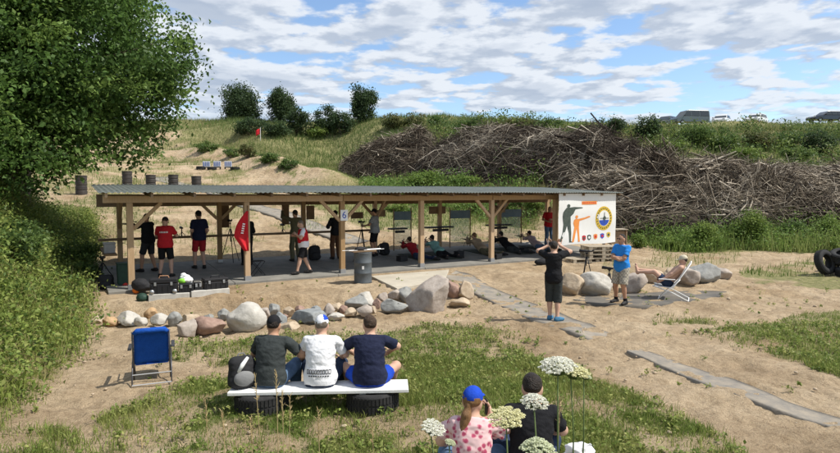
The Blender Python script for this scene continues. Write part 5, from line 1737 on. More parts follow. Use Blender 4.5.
# flounces of the blouse sleeves
for sg, sh_, el_ in ((-1, q['shL'], q['elL']), (1, q['shR'], q['elR'])):
    mb = MB()
    d = unit(el_ - sh_); a = unit(np.cross(d, V3(0, 1, 0))); b = np.cross(d, a)
    n = 40
    for i in range(4):
        f = i / 3
        for k in range(n):
            an = 2 * math.pi * k / n
            r = .068 + .038 * f + .012 * f * math.sin(an * 7)
            mb.v.append(tuple(sh_ + d * (.02 + .13 * f) + (a * math.cos(an) + b * math.sin(an)) * r))
    for i in range(3):
        for k in range(n):
            k2 = (k + 1) % n
            mb.f.append((i * n + k, i * n + k2, (i + 1) * n + k2, (i + 1) * n + k))
    mb.m = [0] * len(mb.f)
    o = mb.build('sleeve_flounce', C_flower, t, smooth=True)
    o.modifiers.new('thickness', 'SOLIDIFY').thickness = .004
# phone: held, so a thing of its own
ph = thing('mobile_phone', 'dark mobile phone at the ear of the woman in the blue cap', 'phone', tuple((t.matrix_basis @ Vector(q['haR'] + V3(-.042, .03, .075)))), .2)
mb = MB(); mb.box((0, 0, 0), (.009, .068, .14)); mb.build('phone_case', M_black, ph, bev=.004)
mb = MB(); mb.box((.0055, .015, .045), (.003, .022, .03)); mb.build('camera_bump', M_blackm, ph)
sit('man in black T-shirt with short dark hair sitting beside the woman in the cap', .965, 4.92, -.05, dict(shirt=C_black, pants=C_djean, plen='long', hair=M_hairk, shoes=M_shoe, fat=1.1), S2, 1.0, None, .011,
    look=(.1, 1, -.25), neck=(0, .12, .60), head=(.02, .17, .74))
# white crumpled bag on the seat
V, F = sdf_mesh([([ell((0, 0, .10), (.12, .1, .10)), ell((.12, 0, .12), (.10, .08, .09)), ell((-.13, .0, .07), (.09, .09, .08)), cone((.02, 0, .16), (.16, .03, .2), .03, .02)], [((0, 0, 0), (0, 0, -1))])], .010, .015, .05, 9)
wb = np_mesh('cloth_bag', V, F, C_white, None, smooth=False)
wb.location = (1.25, 4.70, S2 + .0); wb.scale = (1.25, 1, 1.7)
tag(wb, 'crumpled white cloth bag on the seat right of the black shirt man', 'bag')

# ------------------------------------------------------------------ blue folding chair
M_bluef = cloth('blue_chair_fabric', (0.012, 0.075, 0.36))
M_frame = mat('grey_chair_frame', (0.10, 0.10, 0.11), rough=.4, metal=.6)
M_alu = mat('pale_chair_frame', (0.55, 0.55, 0.54), rough=.4, metal=.5)
p = gp(152.5, 381)
fc_ = thing('folding_chair', 'empty blue fabric folding chair seen from behind on the sand', 'chair', put(p), .40)
fc_.scale = (.93,) * 3
mb = MB()
n = 10
for i in range(n + 1):
    for j in range(9):
        f, g = i / n, (j / 8 - .5)
        mb.v.append((g * .50, -.02 - .17 * f + .03 * math.cos(g * math.pi), .30 + .56 * f))
for i in range(n):
    for j in range(8): mb.f.append((i * 9 + j, i * 9 + j + 1, (i + 1) * 9 + j + 1, (i + 1) * 9 + j))
mb.m = [0] * len(mb.f)
o = mb.build('backrest', M_bluef, fc_, smooth=True); o.modifiers.new('thickness', 'SOLIDIFY').thickness = .012
mb = MB(); mb.box((0, .22, .315), (.48, .46, .014), Matrix.Rotation(.12, 3, 'X')); mb.build('seat', M_bluef, fc_)
mb = MB(); mb.tube([(-.23, -.195, .83), (-.2, -.21, .87), (.2, -.21, .87), (.23, -.195, .83)], .045, 8); mb.build('head_pillow', M_bluef, fc_, smooth=True)
for s in (-1, 1):
    mb = MB(); mb.tube([(s * .265, -.2, .86), (s * .265, -.03, .30), (s * .27, .10, 0.012)], .012, 8); mb.build('back_frame', M_frame, fc_, smooth=True)
    mb = MB(); mb.tube([(s * .285, -.20, .01), (s * .285, .06, .33), (s * .285, .40, .40)], .011, 8); mb.build('leg', M_frame, fc_, smooth=True)
    mb = MB(); mb.tube([(s * .275, .46, .01), (s * .275, .15, .42), (s * .275, .0, .56)], .011, 8); mb.build('leg', M_frame, fc_, smooth=True)
    mb = MB(); mb.box((s * .315, .08, .565), (.055, .38, .028)); mb.build('armrest', M_frame, fc_, bev=.008)
mb = MB(); mb.tube([(-.285, -.20, .015), (.285, -.20, .015)], .011, 8); mb.tube([(-.285, -.09, .15), (.285, -.09, .15)], .009, 8); mb.build('foot_bar', M_alu, fc_)
mb = MB()
for s in (-1, 1):
    for k in range(9): mb.tube([(s * .245, -.03 - .15 * k / 8, .32 + .5 * k / 8), (s * .268, -.035 - .15 * k / 8, .325 + .5 * k / 8)], .004, 4)
mb.build('lacing', M_frame, fc_)

# ------------------------------------------------------------------ deck chair with sunbather
p = gp(671, 299)
DR = face_to(-.88, .42)
dc = thing('deck_chair', 'white framed deck chair with pale fabric leaning back beside the boulders', 'chair', put(p), DR)
M_sling = cloth('pale_sling', (0.50, 0.50, 0.48), .05)
mb = MB()
prof = [(.42, .36), (.25, .335), (.05, .32), (-.08, .36), (-.22, .58), (-.38, .86), (-.44, .97)]
for i, (y, z) in enumerate(prof):
    for j in range(5): mb.v.append(((j / 4 - .5) * .5, y, z - .02 * math.sin(j / 4 * math.pi)))
for i in range(len(prof) - 1):
    for j in range(4): mb.f.append((i * 5 + j, i * 5 + j + 1, (i + 1) * 5 + j + 1, (i + 1) * 5 + j))
mb.m = [0] * len(mb.f)
o = mb.build('sling', M_sling, dc, smooth=True); o.modifiers.new('thickness', 'SOLIDIFY').thickness = .01
for s in (-1, 1):
    mb = MB(); mb.tube([(s * .265, .45, .36), (s * .265, -.06, .33), (s * .265, -.46, .99)], .013, 8); mb.build('side_rail', M_white, dc, smooth=True)
    mb = MB(); mb.tube([(s * .28, .40, .36), (s * .28, -.05, .20), (s * .28, -.42, .012)], .013, 8); mb.build('leg', M_white, dc, smooth=True)
    mb = MB(); mb.tube([(s * .29, -.22, .56), (s * .29, .12, .2), (s * .29, .30, .012)], .013, 8); mb.build('leg', M_white, dc, smooth=True)
    mb = MB(); mb.box((s * .30, .10, .55), (.045, .40, .022)); mb.build('armrest', M_white, dc, bev=.006)
mb = MB(); mb.tube([(-.28, -.42, .014), (.28, -.42, .014)], .013, 8); mb.tube([(-.265, -.46, .99), (.265, -.46, .99)], .013, 8); mb.tube([(-.29, .30, .014), (.29, .30, .014)], .013, 8); mb.build('cross_bar', M_white, dc, smooth=True)
M_hatw = cloth('cream_cloth', (0.55, 0.5, 0.38))
person('bare chested sunbather in dark shorts reclining in the deck chair with raised feet', (p[0], p[1], p[2] + .02), DR,
       dict(pel=(0, .08, .43), chest=(0, -.12, .70), neck=(0, -.26, .87), head=(0, -.27, 1.02), look=(0, 1, -.25), haL=(-.2, .22, .50), haR=(.2, .22, .50), polL=(-1, -.5, -.6), polR=(1, -.5, -.6),
            anL=(-.10, .84, .66), anR=(.08, .86, .70), kpL=(0, .1, 1), kpR=(0, .1, 1), toeL=(-.1, .25, 1), toeR=(.1, .25, 1)),
       dict(pants=C_djean, plen='shorts', sf=.6, hair=M_hairk, cap=M_hatw, skin=SKIN[0], fat=1.12), None, 1.0, .014)

# ------------------------------------------------------------------ tripods, scopes, rifles
def tripod(label, loc, rz, h=1.3, spread=.35, scope=True, group='tripods with spotting scopes', col=None):
    t = thing('scope_tripod' if scope else 'tripod', label, 'tripod', loc, rz, group)
    for k in range(3):
        a = 2 * math.pi * k / 3 + .5
        e = (math.cos(a) * spread, math.sin(a) * spread)
        mb = MB(); mb.tube([(0.02 * math.cos(a), .02 * math.sin(a), h * .82), (e[0] * .5, e[1] * .5, h * .42), (e[0], e[1], .01)], [.016, .014, .010], 7); mb.build('leg', M_blackm, t, smooth=True)
    mb = MB(); mb.tube([(0, 0, h * .5), (0, 0, h * .95)], .013, 8); mb.ball((0, 0, h * .95), .03); mb.box((0, 0, h * .98), (.05, .09, .02)); mb.build('head', M_blackm, t)
    if scope:
        mb = MB(); mb.tube([(0, -.16, h + .03), (0, -.06, h + .03), (0, .05, h + .03), (0, .10, h + .03), (0, .22, h + .03)], [.025, .03, .032, .042, .044], 12)
        mb.tube([(0, -.16, h + .03), (0, -.22, h + .07)], [.024, .022], 10); mb.build('scope', M_black, t, smooth=True)
    return t
def face_rng(d=0.0): return RNG + d
tripod('tall tripod with scope standing between the red flag and the second front post', put(fl(231, 262)), face_rng(), 1.35)
tripod('tripod with scope beside the grey shirt man behind the barrel', put(fl(362, 262)), face_rng(), 1.35, .3)
tripod('tripod with a dark pan head standing at the shaded slab corner below the bank', on(gp(103, 281)[0], gp(103, 281)[1]), .3, .62, .32)
b_ = gp(609, 291)
tripod('small tripod with scope on the mat in front of the pale boulder', put(b_), .7, .62, .16)
b_ = gp(597, 288); tripod('small tripod with scope standing behind the pale boulder', on(b_[0], b_[1] + 1.1), 1.2, .85, .2)
rz_ = 1.435
for lab, x in (('short scope clamped on the firing rail left of the navy shirt person', 1.75), ('short scope clamped on the firing rail left of the number sign', 5.05)):
    w_ = sw(x, RY - .16)
    t = thing('spotting_scope', lab, 'scope', (w_[0], w_[1], rz_), face_rng(), 'scopes on the firing rail')
    mb = MB(); mb.tube([(0, -.16, .26), (0, .05, .26), (0, .1, .26), (0, .2, .26)], [.025, .03, .042, .044], 12); mb.build('tube', M_black, t, smooth=True)
    mb = MB(); mb.tube([(0, 0, .0), (0, 0, .24)], .016, 8); mb.tube([(-.09, -.06, 0.01), (0, 0, .14)], .009, 6); mb.tube([(.09, -.06, 0.01), (0, 0, .14)], .009, 6); mb.tube([(0, .1, 0.01), (0, 0, .14)], .009, 6); mb.build('stand', M_blackm, t)
M_stock = mat('rifle_stock', (0.07, 0.035, 0.018), rough=.5)
def rifle(label, loc, rz, pitch=0.0, stand=True):
    t = thing('air_rifle', label, 'rifle', loc, rz, 'rifles of the shooters')
    t.rotation_euler = (pitch, 0, rz)
    mb = MB(); mb.tube([(0, -.05, 0), (0, .60, .0)], [.014, .010], 8); mb.tube([(0, .0, -.026), (0, .42, -.026)], .013, 8); mb.build('barrel', M_blackm, t, smooth=True)
    mb = MB(); mb.prism([(-.42, .0), (-.42, -.13), (-.36, -.13), (-.16, -.07), (-.12, -.13), (-.07, -.13), (-.05, -.05), (.28, -.05), (.28, -.015), (-.12, -.012), (-.22, .01)], -.02, .02, xf=lambda v: Vector((v.y, v.x, v.z))); mb.build('stock', M_stock, t, bev=.006)
    mb = MB(); mb.tube([(0, -.12, .055), (0, -.06, .055), (0, .1, .055), (0, .16, .055), (0, .22, .055)], [.02, .014, .014, .02, .023], 10); mb.build('sight', M_black, t, smooth=True)
    if stand:
        mb = MB()
        for s in (-1, 1): mb.tube([(0, .25, -.04), (s * .1, .27, -.30)], .007, 6)
        mb.build('bipod', M_blackm, t)
    return t
for (pp, rz), lab in zip(PR, ('rifle on a bipod held by the dark red shirt prone shooter', 'rifle on a bipod held by the pale teal shirt prone shooter', 'rifle on a bipod held by the tan shirt prone shooter', 'rifle on a bipod held by the black clothed prone shooter', 'rifle on a bipod held by the pale pink shirt prone shooter')):
    c, s = math.cos(rz), math.sin(rz)
    l = (.05, .98)
    rifle(lab, (pp[0] + l[0] * c - l[1] * s, pp[1] + l[0] * s + l[1] * c, pp[2] + .47), rz)
q_ = fl(149, 271.5); a_ = face_to(-.95, .35)
rifle('rifle resting on the rail, aimed left by the man in black shirt', (q_[0] + .55 * math.cos(a_ + math.pi / 2), q_[1] + .55 * math.sin(a_ + math.pi / 2), q_[2] + 1.42), a_, 0, False)
# mats under the prone shooters and small gear beside them
M_smat = mat('foam_mat', (0.035, 0.045, 0.035), rough=.95, scale=4, col2=(.07, .075, .055))
for k, ((pp, rz), lab) in enumerate(zip(PR, ('dark mat under the dark red shirt prone shooter', 'dark mat under the pale teal shirt prone shooter', 'dark mat under the tan shirt prone shooter', 'dark mat under the black clothed prone shooter', 'dark mat under the pale pink shirt prone shooter'))):
    mb = MB(); mb.box((0, -.05, .0), (.66, 1.9, .022)); o = mb.build('shooting_mat', M_smat, None, bev=.006)
    o.location = (pp[0], pp[1], pp[2] + .012); o.rotation_euler = (math.atan(.17 / 3.5), 0, rz)
    tag(o, lab, 'mat', 'mats under the prone shooters')
for lab, u, v in (('small black gear box beside the dark red shirt prone shooter', 402, 261), ('small black gear box between the pale teal and tan prone shooters', 459, 256), ('small black gear box right of the tan shirt prone shooter', 497, 259), ('small black gear box between the black clothed and pale pink shooters', 524, 252)):
    p_ = fl(u, v)
    t = thing('gear_box', lab, 'box', put(p_), RNG + .3, 'gear boxes on the shelter floor')
    mb = MB(); mb.box((0, 0, .08), (.36, .22, .16)); mb.build('box_body', M_black, t, bev=.01)
    mb = MB(); mb.box((0, 0, .178), (.37, .23, .03)); mb.build('lid', M_pack, t, bev=.008)
    mb = MB(); mb.tube([(-.07, 0, .19), (-.06, 0, .23), (.06, 0, .23), (.07, 0, .19)], .009, 6); mb.build('handle', M_black, t)
# camera phone held up by the photographing man
q_ = gp(553, 320.5)
pc_ = thing('camera', 'small black camera held up to the face of the photographing man', 'camera', (q_[0] + .02 * 1, q_[1] + .30, q_[2] + 1.66), face_to(.25, 1))
mb = MB(); mb.box((0, 0, 0), (.13, .045, .08)); mb.build('camera_body', M_black, pc_, bev=.006)
mb = MB(); mb.tube([(0, .02, 0), (0, .075, 0)], [.032, .03], 14); mb.build('lens', M_blackm, pc_, smooth=True)

# ------------------------------------------------------------------ barrel and odds and ends before the slab
M_drum = mat('grey_drum', (0.07, 0.083, 0.092), rough=.5, metal=.2, scale=5, col2=(0.125, 0.138, 0.145))
p = gp(363, 282.5)
br = thing('metal_barrel', 'grey steel barrel standing at the slab edge under the number sign', 'barrel', put(p), .3)
mb = MB()
mb.lathe([(0.251, 0), (0.260, .01), (0.251, .03), (0.249, .27), (0.260, .285), (0.249, .30), (0.249, .56), (0.260, .575), (0.249, .59), (0.251, .84), (0.260, .86), (0.255, .875), (0.242, .865), (0.242, .845), (0, .845)], 36)
mb.build('drum', M_drum, br, smooth=True)
mb = MB()
for s in range(5):
    a = -1.85 + s * .045; mb.box((.2525 * math.cos(a), .2525 * math.sin(a), .45), (.004, .013, .09), Matrix.Rotation(a, 3, 'Z'))
mb.build('paper_label', M_white, br)
tr = thing('tray', 'shallow wooden tray of thin rods and pouches lying on the steel barrel', 'tray', (p[0], p[1], p[2] + .876), .5)
mb = MB(); mb.box((0, 0, .015), (.70, .30, .02)); mb.box((0, .15, .03), (.70, .015, .05)); mb.box((0, -.15, .03), (.70, .015, .05)); mb.build('tray_board', M_wood_d, tr)
mb = MB(); mb.tube([(-.6, .05, .05), (.55, .0, .06)], .008, 6); mb.tube([(-.45, -.08, .05), (.65, -.02, .055)], .008, 6); mb.tube([(-.2, .1, .05), (.6, .09, .06)], .01, 6); mb.build('rods', M_white, tr)
V, F = sdf_mesh([([ell((-.1, 0, .08), (.14, .1, .07)), ell((.06, .03, .07), (.09, .08, .05))], [])], .014, .02, .01)
np_mesh('pouch', V, F, M_pack, tr, smooth=True)
# number sign on the third front post
w_ = sw(PX[2] + .04, -.09)
sg = thing('number_sign', 'white paper sign with a blue number fixed on the third front post', 'sign', (w_[0], w_[1], 2.12), SRZ)
mb = MB(); mb.box((0, 0, 0), (.24, .006, .33)); mb.build('sheet', M_white, sg)
fcv = bpy.data.curves.new('numeral', 'FONT'); fcv.body = '6'; fcv.size = .30; fcv.align_x = 'CENTER'; fcv.align_y = 'CENTER'; fcv.extrude = .001
tmp = bpy.data.objects.new('tmp', fcv); COL.objects.link(tmp)
bpy.context.view_layer.update()
me = bpy.data.meshes.new_from_object(tmp.evaluated_get(bpy.context.evaluated_depsgraph_get()))
bpy.data.objects.remove(tmp)
no = bpy.data.objects.new('numeral', me); COL.objects.link(no); no.parent = sg
no.rotation_euler = (math.pi / 2, 0, 0); no.location = (0, -.006, 0); me.materials.clear(); me.materials.append(M_blue)
# red flag tied to the second front post
w_ = sw(PX[1] - .02, -.10)
fgp = thing('red_flag', 'red flag with white letters hanging limp from the second front post', 'flag', (w_[0], w_[1], 2.30), SRZ)
mb = MB()
n, m_ = 14, 18
for i in range(m_ + 1):
    f = i / m_
    wd = .05 + .33 * math.sin(min(f * 1.5, 1.0) * math.pi / 2) * (1 - .75 * max(0, f - .68) / .32)
    for j in range(n + 1):
        g = j / n
        mb.v.append((.04 - wd * g - .06 * f * (1 - f), -.02 - .03 * math.sin(g * 9 + f * 3) * f - .01, -1.12 * f + .10 * g * f * (1 - f) * 2))
for i in range(m_):
    for j in range(n): mb.f.append((i * (n + 1) + j, (i + 1) * (n + 1) + j, (i + 1) * (n + 1) + j + 1, i * (n + 1) + j + 1))
mb.m = [0] * len(mb.f)
o = mb.build('flag_cloth', C_red, fgp, smooth=True); o.modifiers.new('thickness', 'SOLIDIFY').thickness = .004
mb = MB()
for k in range(5): mb.box((-.10 - k * .012, -.075 - .004 * (k % 2), -.36 - k * .062), (.07, .006, .035), Matrix.Rotation(.2, 3, 'Y'))
mb.build('flag_letters', M_white, fgp)
mb = MB(); mb.tube([(.03, 0, -.9), (.03, 0, .15)], .012, 7); mb.build('flag_stick', M_wood_d, fgp)
# folding stool
p = fl(258, 275)
st = thing('folding_stool', 'small black folding stool with crossed legs on the slab', 'stool', put(p), RNG)
mb = MB(); mb.box((0, 0, .42), (.34, .30, .015)); mb.build('seat', M_pack, st)
for s in (-1, 1):
    mb = MB(); mb.tube([(-.17, s * .15, .42), (.17, s * .15, .01)], .010, 6); mb.build('leg', M_blackm, st)
    mb = MB(); mb.tube([(.17, s * .16, .42), (-.17, s * .16, .01)], .010, 6); mb.build('leg', M_blackm, st)
backpack('black backpack on the slab behind the red vest man', put(fl(314.5, 260)), RNG, .42, .55, .28, False)
backpack('black backpack standing right of the grey shirt man', put(fl(384.5, 255)), RNG + .3, .40, .5, .28, False)
backpack('dark backpack lying at the shaded left corner of the slab', put(gp(106, 289)), .4, .36, .38, .28, False)
V, F = sdf_mesh([([ell((0, 0, .10), (.30, .18, .12)), ell((.2, 0, .08), (.16, .14, .09))], [((0, 0, 0), (0, 0, -1))])], .018, .03, .01)
o = np_mesh('duffel_bag', V, F, M_pack, None, smooth=True); o.location = put(gp(543, 265)); tag(o, 'black duffel bag on the sand left of the photographing man', 'bag')
V, F = sdf_mesh([([ell((0, 0, .16), (.20, .16, .17)), ell((.1, .05, .1), (.2, .14, .12))], [((0, 0, 0), (0, 0, -1))])], .018, .03, .012)
o = np_mesh('duffel_bag', V, F, M_pack, None, smooth=True); o.location = put(fl(140, 291)); tag(o, 'slumped black bag leaning on the first front post', 'bag')
M_dkgrn = mat('dark_green_plastic', (0.02, 0.05, 0.035), rough=.6, var=.2)
V, F = sdf_mesh([([ell((0, 0, .08), (.14, .12, .11))], [((0, 0, 0), (0, 0, -1))])], .014, .03, .006)
o = np_mesh('sack', V, F, M_dkgrn, None, smooth=True); o.location = put(gp(142.5, 301)); tag(o, 'small dark green sack at the end of the pale kerb beams', 'bag')
p = fl(124, 284)
bn = thing('storage_bin', 'tall dark green plastic bin behind the first front post', 'bin', put(p), SRZ)
mb = MB(); mb.box((0, 0, .27), (.30, .34, .54), taper=1.08); mb.build('bin_body', M_dkgrn, bn, bev=.02)
mb = MB(); mb.box((0, 0, .56), (.35, .39, .04)); mb.build('lid', M_dkgrn, bn, bev=.01)
w_ = sw(-.42, 1.15)
gb = thing('storage_box', 'grey plastic box standing on the side shelf at the left end of the shelter', 'box', (w_[0], w_[1], 1.20), SRZ)
M_gbox = mat('grey_box_plastic', (0.28, 0.27, 0.26), rough=.6, var=.1)
mb = MB(); mb.box((0, 0, .12), (.26, .42, .24), taper=1.06); mb.build('box_body', M_gbox, gb, bev=.015)
mb = MB(); mb.box((0, 0, .255), (.30, .46, .03)); mb.build('lid', M_gbox, gb, bev=.006)
for lab, u, v, r, c in (('red ball shaped pouch at the foot of the first front post', 125.5, 289, .085, (0.5, .03, .02)), ('orange round can at the foot of the first front post', 136, 293.5, .085, (0.7, .17, .02))):
    p = gp(u, v); mm_ = mat('small_' + lab.split()[0], c, rough=.6)
    V, F = sdf_mesh([([ell((0, 0, r), (r, r * .9, r)), cone((0, 0, r * 1.7), (0, 0, r * 2.1), r * .4, r * .3)], [((0, 0, 0), (0, 0, -1))])], .012, .01)
    o = np_mesh('pouch' if 'pouch' in lab else 'can', V, F, mm_, None, smooth=True); o.location = put(p); tag(o, lab, 'pouch' if 'pouch' in lab else 'can')
# pale kerb beams and the black cases standing on them
M_kerb = mat('kerb_stone', (0.42, 0.40, 0.36), rough=.9, scale=5, col2=(.55, .53, .48), bump=.3)
ks = []
for lab, (ua, va), (ub, vb) in (('left pale concrete kerb beam under the wheeled black case', (148, 301.5), (190, 298)), ('right pale concrete kerb beam under the long black case', (191, 298), (230, 293.5))):
    a, b = gp(ua, va), gp(ub, vb)
    d = b - a; L_ = math.hypot(d[0], d[1]); rz = math.atan2(d[1], d[0])
    k = MB(); k.box((L_ / 2, .20, .07), (L_ - .02, .42, .20)); o = k.build('kerb_beam', M_kerb, None, bev=.012)
    o.location = (a[0], a[1], a[2] - .01); o.rotation_euler = (0, 0, rz); tag(o, lab, 'kerb beam', 'pale kerb beams before the slab')
    ks.append((a, rz, a[2] + .16))
def case(label, base, x, y, w, d, h, wheels=False, group='black tool cases'):
    a, rz, z = base
    c, s = math.cos(rz), math.sin(rz)
    t = thing('tool_case', label, 'case', (a[0] + x * c - y * s, a[1] + x * s + y * c, z), rz, group)
    mb = MB(); mb.box((0, 0, h * .34), (w, d, h * .66)); mb.build('case_body', M_black, t, bev=.02)
    mb = MB(); mb.box((0, 0, h * .845), (w * 1.02, d * 1.02, h * .30)); mb.build('lid', M_black, t, bev=.02)
    for sx in (-.3, .3):
        mb = MB(); mb.box((sx * w, -d / 2 - .012, h * .66), (.05, .02, .08)); mb.build('latch', M_steel, t, bev=.004)
    for k_ in range(5):
        mb = MB(); mb.box((-w * .4 + k_ * w * .2, -d / 2 - .006, h * .3), (.03, .012, h * .5)); mb.build('stiffener', M_black, t)
    mb = MB(); mb.tube([(-.11, 0, h), (-.09, 0, h + .05), (.09, 0, h + .05), (.11, 0, h)], .013, 6); mb.build('handle', M_tanh if wheels else M_black, t)
    if wheels:
        for sx in (-.42, .42):
            mb = MB(); mb.lathe([(0, -.02), (.05, -.02), (.055, 0), (.05, .02), (0, .02)], 16, (sx * w, -d / 2 - .03, .055), Matrix.Rotation(math.pi / 2, 3, 'X')); mb.build('wheel', M_steel, t, smooth=True)
    return t
M_tanh = mat('tan_handle', (0.42, 0.22, 0.12), rough=.7)
case('big black wheeled tool case with a tan handle', ks[0], .34, .20, .60, .34, .36, True)
c2 = case('lower black case carrying a white and green bag', ks[0], .84, .22, .34, .30, .22)
case('long low black case on the right kerb beam', ks[1], .62, .20, .58, .32, .27)
case('small black case left of the long low case', ks[1], .20, .22, .16, .2, .18)
V, F = sdf_mesh([([ell((0, 0, .08), (.14, .10, .10)), ell((-.08, .02, .13), (.06, .06, .09)), ell((.08, 0, .06), (.09, .08, .07))], [((0, 0, 0), (0, 0, -1))])], .012, .02, .02)
o = np_mesh('plastic_bag', V, F, M_white, None, smooth=False); l_ = c2.location; o.location = (l_[0], l_[1], l_[2] + .22); tag(o, 'white plastic bag lying on the lower black case', 'bag')
V, F = sdf_mesh([([ell((0, 0, .05), (.10, .06, .06))], [((0, 0, 0), (0, 0, -1))])], .012, .02, .01)
o = np_mesh('cloth', V, F, mat('lime_cloth', (.22, .55, .05), rough=.8), None, smooth=True); o.location = (l_[0] - .06, l_[1] - .10, l_[2] + .22); tag(o, 'lime green cloth in front of the white plastic bag', 'cloth')

# ------------------------------------------------------------------ pallets and wooden box at the right end
M_pal = mat('pallet_wood', (0.30, 0.25, 0.18), rough=.85, scale=5, col2=(.45, .39, .30), bump=.3)
def pallet(label, loc, rz):
    t = thing('pallet', label, 'pallet', loc, rz, 'wooden pallets by the banner')
    for k in range(6):
        mb = MB(); mb.box((0, -.36 + k * .144, .133), (1.15, .105, .022)); mb.build('deck_board', M_pal, t)
    for y in (-.36, 0, .36):
        mb = MB()
        mb.box((0, y, .011), (1.15, .1, .022))
        mb.build('bottom_board', M_pal, t)
        for x in (-.5, 0, .5):
            mb = MB(); mb.box((x, y, .071), (.13, .1, .098)); mb.build('block', M_pal, t)
    return t
p = gp(601, 262)
for k, lab in enumerate(('lowest pallet of the stack below the banner', 'second pallet from the bottom of the stack below the banner', 'third pallet from the bottom of the stack below the banner', 'topmost pallet of the stack below the banner')):
    pallet(lab, (p[0] + .02 * (k % 2), p[1] + .3, p[2] + .145 * k), .12 + .03 * (k % 3))
p = gp(583, 263); pallet('single pallet lying left of the pallet stack', (p[0], p[1] + .4, p[2]), .35)
p = at(612, 246, 25.6)
bx = thing('wooden_box', 'open dark wooden box with a pale top board behind the banner edge', 'box', (p[0] + .15, p[1], Zf(p[0], p[1])), .2)
hb = p[2] - Zf(p[0], p[1]) + .72
mb = MB()
for sx in (-.36, .36):
    for sy in (-.25, .25): mb.box((sx, sy, hb / 2), (.07, .07, hb))
mb.build('legs', M_wood_d, bx)
mb = MB(); mb.box((0, 0, hb - .33), (.66, .46, .55)); mb.build('dark_panel', M_wood_d, bx)
mb = MB(); mb.box((0, 0, hb + .02), (.86, .62, .035)); mb.build('top_board', M_pal, bx)

# ------------------------------------------------------------------ tyre heap at the right edge
gT_ = 'tyres heaped at the right edge'
p = gp(831, 276)
tyre('big upright tyre leaning at the left of the tyre heap', (p[0] - .05, p[1] + .25, p[2] + .44), (R(72), 0, R(25)), .42, .24, gT_)
tyre('tyre lying flat at the bottom front of the tyre heap', (p[0] + .62, p[1] - .1, p[2] + .14), (R(8), R(-5), 0), .46, .28, gT_)
tyre('tyre lying second from the bottom of the tyre heap', (p[0] + .70, p[1] + .1, p[2] + .42), (R(-9), R(12), 0), .44, .26, gT_)
tyre('topmost tyre lying slanted on the heap', (p[0] + .62, p[1] + .25, p[2] + .68), (R(14), R(-14), 0), .42, .24, gT_)
tyre('tyre half sunk in the grass behind the heap', (p[0] + 1.0, p[1] + .95, p[2] + .30), (R(60), 0, R(-30)), .45, .26, gT_)

# ------------------------------------------------------------------ on the range: barrels, targets, far flag
M_bk = mat('black_drum', (0.028, 0.026, 0.026), rough=.6, scale=4, col2=(.07, .06, .055))
for lab, u, y, h in (('black barrel standing by itself on the sand under the big tree', 82, 31.5, 1.05), ('black barrel behind the roof edge, leftmost of the row behind the roof', 128, 35.5, .95), ('black barrel behind the roof, second from the left of its row', 151.5, 35.5, .95), ('black barrel behind the roof, third from the left of its row', 174, 35.5, .95), ('black barrel behind the roof, rightmost of its row in open sun', 197, 35.5, .95)):
    x = (u - 420) / FPX * y
    t = thing('barrel', lab, 'barrel', on(x, y, -.03), 0, 'black barrels on the range')
    mb = MB(); pr = [(.27, 0)]
    for k in range(4): pr += [(.285, h * (k + .08) / 4), (.285, h * (k + .80) / 4), (.262, h * (k + .9) / 4), (.262, h * (k + .97) / 4)]
    mb.lathe(pr + [(.28, h), (.0, h)], 28); mb.build('drum', M_bk, t, smooth=False)
    mb = MB(); mb.lathe([(.292, h - .035), (.298, h - .02), (.292, h - .004), (.27, h - .004), (.27, h - .035)], 28, closed=True); mb.build('rim', M_bk, t)
for k, (lab, u) in enumerate((('leftmost white and blue target board on the far range', 206.5), ('middle white and blue target board on the far range', 217.2), ('rightmost white and blue target board on the far range', 228.2))):
    p = gp(u, 169.5)
    t = thing('target_board', lab, 'target', put(p), .05, 'target boards on the far range')
    s = p[1] / FPX
    mb = MB(); mb.box((0, 0, 5.4 * s), (7.2 * s, .05, 5.6 * s)); mb.build('board', M_white, t)
    for q in range(4):
        mb = MB(); mb.box((-2.7 * s + 1.8 * s * q, -.035, 5.4 * s), (.8 * s, .015, 4.2 * s)); mb.build('blue_stripe', mat('target_blue', (.10, .16, .42), rough=.6) if q == 0 and k == 0 else bpy.data.materials['target_blue'], t)
    mb = MB()
    mb.box((-3.0 * s, 0, 1.3 * s), (.09, .06, 2.6 * s)); mb.box((3.0 * s, 0, 1.3 * s), (.09, .06, 2.6 * s)); mb.box((0, .06, 2.3 * s), (7.0 * s, .06, .10)); mb.build('stand', M_black, t)
for k, (lab, u, v) in enumerate((('tyre lying left of the leftmost target board', 201, 169.5), ('tyre lying between the left and middle target boards', 212, 170), ('tyre lying right of the rightmost target board', 235, 170))):
    p = gp(u, v); tyre(lab, (p[0], p[1], p[2] + .12), (0, 0, 0), .36, .24, 'tyres among the target boards')
p = gp(260.5, 141)
s = p[1] / FPX
t = thing('flag_pole', 'small red warning flag on a thin pole on the far grassy slope', 'flag', put(p))
mb = MB(); mb.tube([(0, 0, -.2), (0, 0, 13 * s)], .03, 7); mb.build('pole', M_white, t)
mb = MB()
for i in range(9):
    for j in range(5):
        f, g = i / 8, j / 4
        mb.v.append((.02 - f * 4.6 * s, .05 * math.sin(f * 7), (12.6 - 5.6 * g - 2.6 * f * (1 if True else 0)) * s))
for i in range(8):
    for j in range(4): mb.f.append((i * 5 + j, i * 5 + j + 1, (i + 1) * 5 + j + 1, (i + 1) * 5 + j))
mb.m = [0] * len(mb.f)
o = mb.build('flag_cloth', mat('signal_red', (.65, .02, .03), rough=.8), t, smooth=True); o.modifiers.new('thickness', 'SOLIDIFY').thickness = .02

